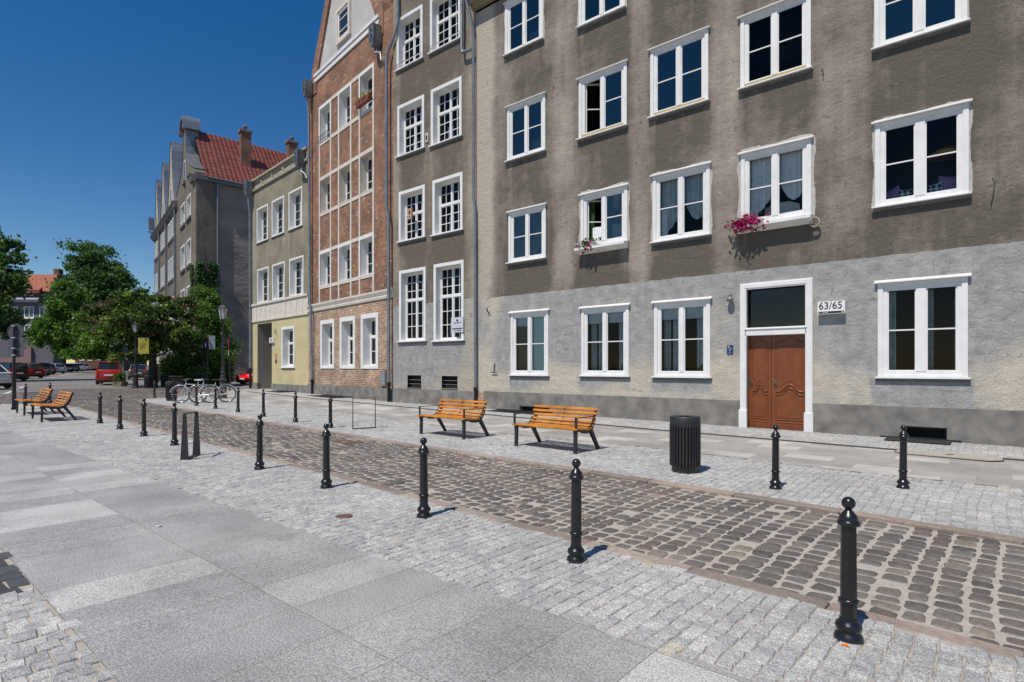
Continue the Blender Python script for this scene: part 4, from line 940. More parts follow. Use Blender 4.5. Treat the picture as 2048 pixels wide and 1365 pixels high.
k = MB(); k.box(0, YW, -.03, .2, YF0, YF1)
n = 11
for i in range(n + 1): x = YW * (i + .02) / (n + .04); k.box(x - .03, x + .03, -.05, -.031, YF0 + .12, YF1 - .12)
k.box(-.03, YW, -.10, -.0, YF1 - .1, YF1 + .02); k.box(-.03, YW, -.07, -.0, YF0 - .06, YF0 + .06); k.build('panelled_frieze', CREAM, hy)
k = MB(); k.box(0, PASS[0], -.04, .2, -.4, .52); k.box(PASS[1], YW, -.04, .2, -.4, .52); k.build('plinth', PLINTH, hy)
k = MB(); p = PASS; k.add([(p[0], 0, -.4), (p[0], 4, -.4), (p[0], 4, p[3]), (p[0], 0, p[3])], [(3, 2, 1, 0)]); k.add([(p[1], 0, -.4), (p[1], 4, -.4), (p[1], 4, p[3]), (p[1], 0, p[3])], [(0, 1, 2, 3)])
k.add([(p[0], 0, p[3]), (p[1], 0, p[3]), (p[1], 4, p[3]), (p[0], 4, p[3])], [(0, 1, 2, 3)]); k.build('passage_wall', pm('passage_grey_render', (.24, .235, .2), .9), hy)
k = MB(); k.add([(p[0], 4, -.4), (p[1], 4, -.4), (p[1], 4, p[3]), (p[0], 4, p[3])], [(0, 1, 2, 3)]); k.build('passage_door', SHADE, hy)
interior(hy, p[1] + .05, YW - .05, .3, YF0 - .1); k = MB(); k.add([(.05, 1.2, YF1), (YW, 1.2, YF1), (YW, 1.2, YTOP), (.05, 1.2, YTOP)], [(0, 1, 2, 3)]); k.build('interior_wall', DARK, hy)
for i, q in enumerate(yr):
    wnd, inn = window(hy, q, sw=.10, pr=.03, dep=.36, fw=.06, mull=.07, mrows=(3,), mw=.028, sill=(.08, .04, .05), surround=REVEAL)
    for p_, q_ in halves(inn): curtain(wnd, p_ + .05, q_, inn[3], lambda f, z=inn[2]: z, SHEER if i % 2 else BLIND, y=.46, fold=.02, freq=5)
wnd, inn = window(hy, yg, sw=.15, pr=.03, dep=.40, fw=.07, mull=.07, trans=.62, tw=.1, mrows=(1, 0), mw=.03, sill=(.08, .05, .05), surround=REVEAL)
for p_, q_ in halves(inn): curtain(wnd, p_, q_, inn[3], lambda f, z=inn[2]: z, BLIND, y=.5, fold=.01)
AT = (FY.L(500, 366)[1] + FY.L(620, 293)[1]) / 2
k = MB(); k.box(-.05, YW, -.10, .1, YTOP - .08, YTOP + .05); k.box(0, YW, .0, .25, YTOP + .05, AT - .12)
for i in range(6):
    x = YW * i / 5.0; k.box(max(0, x - .1), min(YW, x + .1), -.06, 0, YTOP + .05, AT - .12)
k.box(0, YW, -.04, 0, AT - .3, AT - .12); k.box(-.06, YW, -.16, .25, AT - .12, AT); k.build('attic_parapet', pm('attic_render', (.33, .30, .23), .9, var=.25), hy)
k = MB(); k.box(0.01, .02, .01, 10, -.4, AT); k.box(0, YW, 9.9, 10, -.4, AT); k.build('rear_wall', OCHRE, hy)
k = MB(); xr = FY.L(584, 297)[0]; k.add([(xr, .3, AT), (YW, .3, AT), (YW, 4.2, AT + 2.6), (YW - .4, 4.2, AT + 2.6), (xr, 9, AT), (YW, 9, AT)], [(0, 1, 2, 3), (0, 3, 4), (3, 2, 5, 4)]); k.build('roof', TILE, hy)
a = FY.L(541.5, 676.5); e = FY.L(541.5, 687); t = thing('house_number_sign', 'small white number plate beside the passage of the ochre house', 'sign', tuple(FY.W(a[0], -.04, e[1])), FY.a)
wd = FY.L(550, 677)[0] - a[0]; hh = a[1] - e[1]; k = MB(); k.box(0, wd, -.06, .04, 0, hh); k.build('lamp_box', SIGNW, t); k = MB(); k.box(.03, wd - .06, -.064, -.061, .03, .06); k.build('street_strip', INK, t); text_mesh('59/61', .2, INK, t, wd * .5, -.064, hh * .38, sx=.8)
a = FY.L(551, 706); t = thing('hydrant_plates', 'narrow red plate over a small blue plate on the ochre wall', 'sign', tuple(FY.W(a[0], -.02, FY.L(551, 726)[1])), FY.a)
k = MB(); k.box(0, .16, -.01, .02, .12, .55); k.box(0, .07, -.01, .02, 0, .12); k.build('red_plate', SIGNR, t); k = MB(); k.box(.075, .22, -.012, .02, -.02, .16); k.build('blue_plate', SIGNB, t); k = MB(); k.box(.06, .10, -.014, -.011, .18, .5); k.build('print', SIGNW, t)
a = FY.L(553, 662); k = MB(); k.tube([(-.15, 0, .1), (.02, -.1, 0), (0, -.1, -.2)], .02, 6); o = k.build('iron_hook', WIRE); o.location = FY.W(a[0], 0, a[1]); tag(o, 'bent iron hook above the number plate of the ochre house', 'hook')

# ---- downpipes
def P_(Fc, u, v, y): p = Fc.L(u, v, -y); return (p[0], y, p[1])
def zat(Fc, x): return gz(Fc.W(x, 0, 0).x)
x4 = 0.02
x4a = FG.L(951, 700)[0] * 0 + .03
downpipe('zinc downpipe with a hopperless elbow at the left edge of the long grey house', FG, [(-.12, -.45, 15.4), (-.08, -.45, 14.7), (-.02, -.12, 13.7), (-.02, -.12, 7.6), (.05, -.10, 7.2), (.07, -.10, -.0)], boot=.75)
downpipe('short zinc pipe elbowed into the main pipe at the top of the tall window house', FG, [(-.62, -.12, 18), (-.62, -.12, 13.2), (-.57, -.12, 13.05), (-.06, -.12, 13.0)])
x3 = FT.L(778, 400)[0]
zj = FT.L(776, 108)[1]
downpipe('zinc downpipe between the brick house and the tall window house', FT, [(x3 + .75, -.12, 18.5), (x3 + .75, -.12, zj + 1.0), (x3 + .6, -.12, zj + .6), (x3 + .08, -.12, zj), (x3 + .0, -.14, zj - .4), (x3 + .0, -.14, 8.2), (x3 + .12, -.12, 7.8), (x3 + .14, -.12, .05)], r=.065, boot=.8)
hp = FB.L(761, 88); downpipe('short elbow pipe below the decorated rain hopper on the brick gable', FB, [(hp[0], -.28, hp[1] - .2), (hp[0], -.28, hp[1] - .5), (hp[0] + .35, -.2, hp[1] - .6), (hp[0] + .45, -.2, hp[1] - 1.0)], head=(hp[0], -.24, hp[1] - .05, .40, .72))
x2 = FB.L(625.5, 500)[0]; hp = FB.L(623, 193)
downpipe('zinc downpipe with a decorated hopper at the left edge of the brick house', FB, [(x2 - .03, -.28, hp[1] - .2), (x2 - .03, -.2, hp[1] - 1.2), (x2 - .03, -.15, CZ + .5), (x2 + .18, -.17, CZ - .4), (x2 + .2, -.12, .08)], r=.065, boot=.75, head=(x2 - .05, -.26, hp[1], .38, .66))
hp = FY.L(609, 325); downpipe('short pipe below the grey rain hopper of the ochre house attic', FY, [(hp[0], -.3, hp[1] - .2), (hp[0], -.28, hp[1] - .5), (hp[0] + .5, -.2, hp[1] - .8), (hp[0] + .72, -.2, hp[1] - 1.1)], head=(hp[0], -.28, hp[1] - .1, .42, .68))
x1 = FY.L(506, 600)[0]; hp = FY.L(508, 383)
downpipe('zinc downpipe with a grey hopper at the street corner of the ochre house', FY, [(x1, -.28, hp[1] - .2), (x1, -.28, hp[1] - .6), (x1 - .15, -.14, hp[1] - 1.3), (x1 - .08, -.14, .12)], r=.07, boot=1.3, head=(x1 + .05, -.28, hp[1] - .1, .42, .68))
#__PART3__
# ================================================================ bollards
def make_bollard():
    t = thing('bollard', '', 'bollard', group='black bollards lining the cobbled road')
    k = MB(); k.lathe([(.076, -.03), (.076, .012), (.070, .03), (.058, .042), (.055, .052), (.066, .062), (.070, .078), (.064, .094), (.050, .105), (.047, .12)], 24); k.build('base', BLACK, t)
    k = MB(); k.lathe([(.044, .11), (.040, .66)], 8, smooth=False); k.build('post', BLACK, t)
    k = MB(); k.lathe([(.044, .208), (.052, .213), (.052, .228), (.044, .233)], 20); k.build('ring', BLACK, t)
    k = MB(); k.lathe([(.043, .645), (.056, .652), (.060, .664), (.056, .676), (.048, .682), (.050, .690), (.046, .702), (.036, .716), (.026, .728), (.018, .738), (.016, .746)], 24); k.build('collar', BLACK, t)
    k = MB(); k.lathe([(.0165, .744)] + [(.036 * sin(a), .776 - .036 * cos(a)) for a in np.linspace(.48, pi, 14)], 24); k.build('ball', BLACK, t)
    return t
B0 = make_bollard(); first = True
nearb = [(1697, 1278), (1152, 1122), (848, 1034), (653, 976), (519, 939), (349, 891), (288, 873), (240, 859), (200, 847), (100, 806.5), (51, 812)]
ordn = ['', 'second', 'third', 'fourth', 'fifth', 'sixth', 'seventh', 'eighth', 'ninth', 'tenth']
labs = ['nearest and largest black bollard at the lower right beside the cobbled road', 'second black bollard from the right on the plaza side of the road', 'black bollard in front of the left orange bench across the road']
labs += ['%s black bollard from the right on the plaza side of the road' % ordn[i] for i in range(3, 9)]
labs[5] = 'black bollard just left of the near steel bike rack'
labs += ['black bollard right behind the backrest gap of the two left benches', 'leftmost black bollard, standing behind the seat of the farther left bench']
farb = [(1551, 978), (1806, 977), (661, 856), (591, 845), (527, 834), (476, 825), (431, 818), (393, 812), (309, 797)]
flab = ['black bollard on the pavement in front of the red brown door', 'black bollard in front of the right cellar window and grating', 'black bollard just left of the thin wire bike rack', 'second black bollard left of the thin wire bike rack',
        'third black bollard left of the thin wire bike rack', 'black bollard right of the tall lamp post on the far pavement', 'black bollard standing just left of the tall lamp post foot', 'black bollard overlapping the rear wheel of the white bicycle', 'farthest black bollard left of the far litter bin']
for (u, v), lb in list(zip(nearb, labs)) + list(zip(farb, flab)):
    p = G(u, v)
    if first: B0.location = p; B0['label'] = lb; first = False
    else:
        nb = copy_tree(B0, None, lb, p, random.uniform(0, .4)); nb.rotation_euler = (R(random.uniform(-.6, .6)), R(random.uniform(-.6, .6)), random.uniform(0, .4))

# ================================================================ benches
def make_bench():
    t = thing('bench', '', 'bench', group='orange slatted benches')
    # side profile of the slat line (y to the back, z)
    prof = [(-.03, .40), (.0, .425), (.05, .43), (.12, .425), (.20, .415), (.28, .405), (.36, .398), (.43, .405), (.49, .435), (.535, .485), (.565, .54), (.59, .60), (.615, .66), (.64, .72), (.66, .775)]
    pts = [Vector((0, y, z)) for y, z in prof]
    cum = [0]
    for a, d in zip(pts, pts[1:]): cum.append(cum[-1] + (d - a).length)
    def at(s):
        for i in range(len(pts) - 1):
            if cum[i + 1] >= s or i == len(pts) - 2:
                f = (s - cum[i]) / (cum[i + 1] - cum[i]); p = pts[i].lerp(pts[i + 1], f); tn = (pts[min(i + 2, len(pts) - 1)] - pts[max(0, i - 1)]).normalized(); return p, tn
    W = .75
    nsl = 11; tot = cum[-1]
    for j in range(nsl):
        wd = .112 if j == 0 else (.075 if j < 5 else .058); 
        s0 = (.06 if j == 0 else .155 + (tot - .19) * (j - 1) / (nsl - 2)) 
        p, tn = at(min(tot - .02, s0)); nn = Vector((0, -tn.z, tn.y))
        wd = .105 if j == 0 else (.070 if j < 5 else .050)
        k = MB(); k.obox((0, p.y, p.z + 0), (W, 0, 0), tuple(tn * (wd / 2)), tuple(nn * .015)); k.build('slat', WOOD, t, bevel=.008)
    for x in (-W + .06, W - .06):
        k = MB()
        ln = []
        for i in range(24):
            p, tn = at(tot * i / 23); nn = Vector((0, -tn.z, tn.y)); ln.append((p - nn * .018, p - nn * (.075 if 6 < i < 19 else .055)))
        for (a, b_), (c1, d1) in zip(ln, ln[1:]):
            k.add([(x - .02, a.y, a.z), (x - .02, b_.y, b_.z), (x - .02, d1.y, d1.z), (x - .02, c1.y, c1.z), (x + .02, a.y, a.z), (x + .02, b_.y, b_.z), (x + .02, d1.y, d1.z), (x + .02, c1.y, c1.z)],
                  [(0, 1, 2, 3), (7, 6, 5, 4), (0, 4, 5, 1), (3, 2, 6, 7), (0, 3, 7, 4), (1, 5, 6, 2)])
        k.build('side_frame', IRON, t)
        k = MB(); k.prism([(.0, -.03), (.045, -.03), (.06, .39), (.005, .40)], lambda y, z: (x - .03, y, z), lambda y, z: (x + .03, y, z)); k.build('leg', IRON, t, bevel=.003)
        k = MB(); k.prism([(.76, -.03), (.81, -.03), (.53, .40), (.45, .38)], lambda y, z: (x - .03, y, z), lambda y, z: (x + .03, y, z)); k.build('leg', IRON, t, bevel=.003)
        k = MB(); sx = x + (.028 if x > 0 else -.028)
        k.box(sx - .025, sx + .025, .0, .012, .40, .625); k.obox((sx, .28, .622), (.025, 0, 0), (0, .29, .0), (0, 0, .006)); k.build('armrest', IRON, t)
    k = MB()
    for i in range(20):
        p, tn = at(tot * (.12 + .86 * i / 20)); q, t2_ = at(tot * (.12 + .86 * (i + 1) / 20)); k.tube([p - Vector((0, -tn.z, tn.y)) * .022, q - Vector((0, -t2_.z, t2_.y)) * .022], .012, 4)
    k.build('centre_strap', IRON, t)
    return t
BN = make_bench()
for i, ((a, d), lb) in enumerate(((((1030, 893), (1150, 908)), 'orange slatted bench on the far pavement, nearer the litter bin'), (((844, 869), (925, 879)), 'orange slatted bench on the far pavement before the downpipe, left of the pair'),
                               (((65, 838), (83, 845)), 'nearer of the two orange benches at the left, seen from its end'), (((33, 826), (49, 832)), 'farther of the two orange benches at the left, beside the sign pole'))):
    p, q = G(*a), G(*d); c = (p + q) / 2
    if i < 2: c.y = 8.43 if i == 0 else 8.47
    else: c.y -= .02
    o = BN if i == 0 else copy_tree(BN, None)
    o.location = (c.x, c.y, gz(c.x)); o.rotation_euler = (0, math.atan(-.0055) * -1 * 0, R(-1.0) if i < 2 else R(-2)); o['label'] = lb

# ================================================================ litter bins
def make_bin():
    t = thing('litter_bin', '', 'litter bin', group='black ribbed litter bins')
    k = MB(); k.lathe([(.19, -.03), (.19, .12), (.20, .125)], 32); k.build('foot', IRON, t)
    k = MB(); k.lathe([(.190, .1), (.190, .66)], 32); k.build('drum', SHADE, t)
    for i in range(30):
        a = 2 * pi * i / 30; k = MB(); d = Vector((cos(a), sin(a), 0)); s_v = Vector((-sin(a), cos(a), 0))
        k.obox(tuple(d * .206 + Vector((0, 0, .40))), tuple(d * .014), tuple(s_v * .011), (0, 0, .30)); k.build('slat', IRON, t)
    k = MB(); k.lathe([(.215, .67), (.218, .69), (.218, .80), (.208, .815)], 32); top = k; 
    n = 32; vs = []; fs = []
    for r, z in ((.208, .815), (.10, .812), (.098, .74)):
        for i in range(n): a = 2 * pi * i / n; vs.append((r * cos(a), r * sin(a), z))
    top.f = [f for f in top.f if len(f) == 4]; top.sm = [True] * len(top.f)
    for j in range(2):
        for i in range(n): fs.append((j * n + i, j * n + (i + 1) % n, (j + 1) * n + (i + 1) % n, (j + 1) * n + i))
    top.add(vs, fs); top.build('lid', IRON, t)
    return t
bn = make_bin(); p = G(1370, 944); bn.location = p; bn['label'] = 'black ribbed litter bin between the right bench and the red brown door'
copy_tree(bn, None, 'black ribbed litter bin behind the front wheel of the white bicycle', G(343, 802))
copy_tree(bn, None, 'dark litter bin beside the trunk of the leafy street tree', G(296, 776))

# ================================================================ bike racks
def rack(label, a, b_, h=.75, ws=1.0):
    A, B_ = a, b_; t = thing('bike_rack', label, 'bike rack', tuple(A), 0, 'steel bike racks'); d = B_ - A; d.z = 0; Ln = d.length; d.normalize(); n = Vector((-d.y, d.x, 0))
    for s in (0, Ln):
        k = MB(); c = d * s; th = d * .005
        k.prism([(-.065 * ws, -.02), (.065 * ws, -.02), (.026 * ws, h), (-.026 * ws, h)], lambda x, z: tuple(c + n * x + Vector((0, 0, z)) - th), lambda x, z: tuple(c + n * x + Vector((0, 0, z)) + th)); k.build('leg', IRON, t)
    k = MB(); k.obox(tuple(d * Ln / 2 + Vector((0, 0, h - .005))), tuple(d * (Ln / 2 - .006)), tuple(n * .026), (0, 0, .006)); k.build('top_bar', IRON, t)
    k = MB(); k.obox(tuple(d * Ln / 2 + Vector((0, 0, .012))), tuple(d * (Ln / 2 - .006)), tuple(n * .06), (0, 0, .006)); k.build('foot_bar', IRON, t)
    return t
rack('black steel bike rack on the plaza setts right of a bollard', Vector((-10.06, 3.64, gz(-10))), Vector((-10.40, 3.95, gz(-10.3))))
rack('thin looking steel bike rack on the far pavement left of the benches', Vector((-11.87, 8.03, gz(-11.8))), Vector((-11.76, 8.60, gz(-11.8))), ws=.3)
pb_ = G(374, 805)
rack('steel bike rack the white bicycles lean on', pb_ + Vector((.1, .12, 0)), pb_ + Vector((.30, .62, 0)))

# ================================================================ bicycles
SILV = pm('silver_bike_paint', (.62, .63, .64), .25, .4, var=.05); RUB = pm('tyre_rubber', (.03, .03, .03), .8); CHR = pm('chrome', (.6, .6, .6), .2, .9, var=.05)
ORG = pm('orange_reflector', (.8, .2, .02), .3)
def bicycle(label, loc, rz, lean, seatm, step=False):
    t = thing('bicycle', label, 'bicycle', tuple(loc), rz, 'white bicycles chained at the rack'); t.rotation_euler = (lean, 0, rz)
    r = .345; wb = 1.05
    for x in (0, wb):
        k = MB(); k.tube([(x + (r - .012) * cos(a), 0, r + (r - .012) * sin(a)) for a in np.linspace(0, 2 * pi, 37)], .017, 8, caps=False); wh = k.build('wheel', RUB, t)
        k = MB(); k.tube([(x + (r - .038) * cos(a), 0, r + (r - .038) * sin(a)) for a in np.linspace(0, 2 * pi, 37)], .011, 6, caps=False); k.build('rim', CHR, wh)
        k = MB()
        for i in range(18):
            a = 2 * pi * i / 18; k.tube([(x, .02 * (-1) ** i, r), (x + (r - .04) * cos(a), 0, r + (r - .04) * sin(a))], .0022, 4)
        k.tube([(x, -.045, r), (x, .045, r)], .02, 8); k.build('spokes', CHR, wh)
        k = MB(); 
        for a in (2.2, 5.0): k.obox((x + .2 * cos(a), 0, r + .2 * sin(a)), (.03 * cos(a), 0, .03 * sin(a)), (0, .006, 0), (-.012 * sin(a), 0, .012 * cos(a)))
        k.build('reflector', ORG, wh)
        k = MB(); a0, a1 = (.3, 2.9) if x == 0 else (-.1, 2.6)
        k.tube([(x + (r + .028) * cos(a), 0, r + (r + .028) * sin(a)) for a in np.linspace(a0, a1, 16)], .018, 5); k.build('mudguard', SILV, t)
    bb = Vector((wb * .42 + 0, 0, .30)); hd = Vector((.20, 0, .78)); hl = Vector((.165, 0, .66)); st = Vector((wb * .62 - .06, 0, .76)); st = Vector((.62, 0, .74)); bb = Vector((.50, 0, .29))
    k = MB(); k.tube([hl, bb], .021, 8); k.tube([hd - Vector((0, 0, .02)), st - (Vector((.03, 0, .22)) if step else Vector((0, 0, .02)))], .018, 8); k.tube([bb, st + Vector((.02, 0, .06))], .018, 8); k.tube([hl - Vector((.01, 0, .03)), hd + Vector((.012, 0, .02))], .024, 8)
    for y in (-.055, .055): k.tube([bb, (wb, y, r)], .011, 6); k.tube([st - Vector((0, 0, .03)), (wb, y, r)], .009, 6)
    k.build('bike_frame', SILV, t)
    k = MB()
    for y in (-.05, .05): k.tube([hl + Vector((0, y * .6, -.02)), (.06, y, .46), (0, y, r)], .012, 6)
    k.build('fork', SILV, t)
    k = MB(); s2 = Vector((.215, 0, .88)); k.tube([hd, s2], .014, 6)
    k.tube([(.34, -.25, .93), (.20, -.24, .95), (.13, -.12, .93), s2, (.13, .12, .93), (.20, .24, .95), (.34, .25, .93)], .012, 6); k.build('handlebar', CHR, t)
    k = MB(); 
    for y in (-.25, .25): k.tube([(.24, y, .945), (.36, y, .93)], .018, 6)
    k.build('grip', RUB, t)
    k = MB(); k.tube([st, (.65, 0, .90)], .013, 6); k.prism([(.50, -.02), (.62, -.05), (.74, -.09), (.78, -.06), (.78, .06), (.74, .09), (.62, .05), (.50, .02)], lambda x, y: (x, y, .90), lambda x, y: (x, y, .94)); k.build('saddle', seatm, t, bevel=.01)
    k = MB(); k.lathe([(.09, 0), (.09, .01)], 18); cr = k; cr.v = [(bb.x + v[0], -.05 - v[2], bb.z + v[1]) for v in cr.v]; cr.tube([bb + Vector((0, -.09, 0)), bb + Vector((.1, -.09, -.13))], .011, 6); cr.tube([bb + Vector((0, .09, 0)), bb + Vector((-.1, .09, .13))], .011, 6)
    cr.obox(tuple(bb + Vector((.1, -.13, -.13))), (.045, 0, 0), (0, .035, 0), (0, 0, .012)); cr.obox(tuple(bb + Vector((-.1, .13, .13))), (.045, 0, 0), (0, .035, 0), (0, 0, .012)); cr.build('crankset', CHR, t)
    k = MB(); k.box(.80, 1.12, -.06, .06, .735, .745); k.tube([(.85, .05, .74), (wb, .05, r)], .006, 5); k.tube([(.85, -.05, .74), (wb, -.05, r)], .006, 5); k.build('carrier', CHR, t)
    return t
WS = pm('white_saddle', (.7, .7, .7), .5)
pA = G(361, 807); pB = G(400, 806.5); dd = pB - pA
bicycle('silver white bicycle with a white saddle leaning in front of the rack', pA, math.atan2(dd.y, dd.x), R(4), WS)
bicycle('second white bicycle half hidden behind the first, its rear wheel poking out', pA + Vector((.22, .55, 0)), math.atan2(dd.y, dd.x) + .06, R(-3), RUB, True)

# ================================================================ lamp posts
LGL = pm('frosted_lantern_glass', (.42, .45, .43), .3, var=.08)
def lamp(label, p, Ht=4.3):
    t = thing('lamp_post', label, 'street lamp', tuple(p), 0, 'cast iron lamp posts')
    k = MB(); k.lathe([(.20, -.03), (.20, .05), (.165, .09), (.15, .75), (.19, .80), (.19, .86), (.12, .92), (.13, 1.0), (.09, 1.06), (.12, 1.12), (.11, 1.2), (.08, 1.25), (.10, 1.33), (.065, 1.42)], 8, smooth=False); k.build('pedestal', IRON, t)
    k = MB(); k.lathe([(.062, 1.4), (.055, 2.2), (.07, 2.24), (.05, 2.28), (.042, Ht - .85), (.08, Ht - .82), (.05, Ht - .76), (.06, Ht - .72)], 12); k.build('post', IRON, t)
    b0, b1 = Ht - .72, Ht - .22
    k = MB(); k.lathe([(.115, b0 + .01), (.20, b1)], 6, smooth=False); la = k.build('lantern', LGL, t)
    k = MB()
    for i in range(6):
        a = 2 * pi * i / 6; k.tube([(.12 * cos(a), .12 * sin(a), b0), (.205 * cos(a), .205 * sin(a), b1)], .012, 5)
    k.lathe([(.125, b0 - .02), (.125, b0 + .01)], 6, smooth=False); k.lathe([(.235, b1 - .01), (.24, b1 + .02), (.15, b1 + .12), (.07, b1 + .16), (.06, b1 + .24), (.02, b1 + .27)], 6, smooth=False); k.build('lantern_frame', IRON, la)
    return t
lamp('tall cast iron lamp post in front of the dark side wall', G(446, 797))
p2 = G(271, 776); lamp('cast iron lamp post with a yellow banner under the leafy street tree', p2)
u = Vector((c_, s_, 0))
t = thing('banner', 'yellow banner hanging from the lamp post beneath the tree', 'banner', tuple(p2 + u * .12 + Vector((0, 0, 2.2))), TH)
k = MB(); k.prism([(.05, 0), (.74, 0), (.74, 1.02), (.05, 1.02)], lambda x, z: (x, 0, z), lambda x, z: (x, .012, z)); k.build('cloth', pm('shaded_yellow_banner_cloth', (.30, .265, .03), .8), t)  # cloth yellow is darkened, the tree's shade is put into its colour
k = MB(); k.tube([(-.1, 0, 1.03), (.76, 0, 1.03)], .015, 6); k.tube([(-.1, 0, -.01), (.76, 0, -.01)], .015, 6); k.build('arm', IRON, t)
k = MB()
for i, (x, z, r) in enumerate(((.3, .55, .1), (.42, .45, .07), (.25, .38, .06), (.5, .62, .05))): k.tube([(x + r * cos(a), -.004, z + r * sin(a)) for a in np.linspace(0, 2 * pi, 13)], .012, 5)
k.build('print', INK, t)

# ================================================================ traffic signs
GREY = pm('grey_sign_back', (.10, .11, .125), .45, .3); CLAMP = pm('bright_clamp', (.55, .56, .58), .3, .7)
p = G(28, 820); t = thing('traffic_sign', 'sign post at the far left showing a round and a rectangular grey back', 'traffic sign', tuple(p), TH + R(6))
k = MB(); k.lathe([(.085, -.02), (.085, .06), (.06, .1), (.06, 1.05), (.075, 1.08), (.045, 1.16), (.04, 2.86)], 14); k.build('pole', BLACK, t)
k = MB(); k.lathe([(.25, 0), (.25, .012)], 36); k.v = [(v[0], .07 + v[2], 2.62 + v[1]) for v in k.v]; k.tube([(.243 * cos(a), .066, 2.62 + .243 * sin(a)) for a in np.linspace(0, 2 * pi, 37)], .012, 6); k.build('round_plate', GREY, t)
k = MB(); k.box(-.25, .25, .07, .082, 2.02, 2.36); k.build('plate', GREY, t); k = MB(); k.box(-.25, .25, .07, .082, 1.76, 2.01); k.build('plate', GREY, t)
for z in (2.40, 2.05, 1.82, 2.8): k = MB(); k.box(-.055, .055, -.05, .066, z - .018, z + .018); k.build('clamp', CLAMP, t)
# no-through-road sign by the side wall
p = G(415, 773); t = thing('traffic_sign', 'blue dead end sign on a thin dark pole before the ivy bush', 'traffic sign', tuple(p), TH - R(15))
k = MB(); k.tube([(0, 0, -.05), (0, 0, 3.45)], .035, 8); k.build('pole', BLACK, t)
k = MB(); k.box(-.30, .10, -.06, -.045, 2.62, 3.22); k.build('plate', SIGNB, t); k = MB(); k.box(-.13, -.06, -.066, -.061, 2.68, 2.98); k.build('symbol', SIGNW, t); k = MB(); k.box(-.22, .02, -.068, -.061, 2.98, 3.1); k.build('symbol_bar', SIGNR, t)
k = MB(); k.obox((.26, .12, 3.05), (.14, .14, 0), (.01, -.01, 0), (0, 0, .48)); k.build('side_plate', pm('pale_sign_back', (.35, .38, .42), .4), t)
# no-entry sign seen edge on
p = G(458, 782); t = thing('traffic_sign', 'red no entry sign seen nearly edge on beside the tall lamp post', 'traffic sign', tuple(p), TH - R(68))
k = MB(); k.tube([(.0, .04, -.05), (0, .04, 3.05)], .035, 8); k.build('pole', BLACK, t)
def disc(nm, m, t, x, y, z, r, th=.012, sy=1):
    k = MB(); k.lathe([(r, 0), (r, th)], 30); k.v = [(x + v[0], y - v[2], z + v[1] * sy) for v in k.v]; return k.build(nm, m, t)
disc('disc', SIGNR, t, 0, -.01, 2.72, .30, sy=.9); k = MB(); k.box(-.2, .2, -.03, -.023, 2.66, 2.78); k.build('bar', SIGNW, t)
k = MB(); k.box(-.22, .22, -.02, -.008, 2.04, 2.38); k.build('lower_plate', SIGNW, t); k = MB(); k.box(-.08, .08, -.026, -.021, 2.1, 2.26); k.build('symbol', INK, t)
# blue parking sign and planter
p = G(241, 772); t = thing('traffic_sign', 'blue and white sign board on a pale pole behind the plant tub', 'traffic sign', tuple(p + Vector((0, .25, 0))), TH)
k = MB(); k.tube([(0, 0, 0), (-.12, 0, 1.9)], .035, 8); k.build('pole', pm('pale_galvanised_pole', (.5, .54, .56), .4, .4), t)
k = MB(); k.box(-.46, .28, -.05, -.035, 2.05, 2.42); k.build('plate', SIGNB, t); k = MB(); k.box(-.46, .28, -.05, -.035, 1.85, 2.045); k.build('plate', SIGNW, t); k = MB(); k.box(-.1, .22, -.05, -.035, 2.45, 2.75); k.build('plate', SIGNB, t)
t = thing('plant_tub', 'square grey concrete tub with a leafy bush beside the red van', 'planter', tuple(G(240, 772.5)), TH)
k = MB(); k.prism([(-.30, 0), (.30, 0), (.36, .30), (-.36, .30)], lambda x, z: (x, -.33, z), lambda x, z: (x, .33, z)); k.build('tub', pm('mossy_concrete', (.17, .15, .10), .9, var=.3), t, bevel=.02)
P = np.stack([rng.normal(0, .17, 500), rng.normal(0, .17, 500), .35 + rng.random(500) * .55], 1); leafcloud('bush', GRN, t, P, .06)

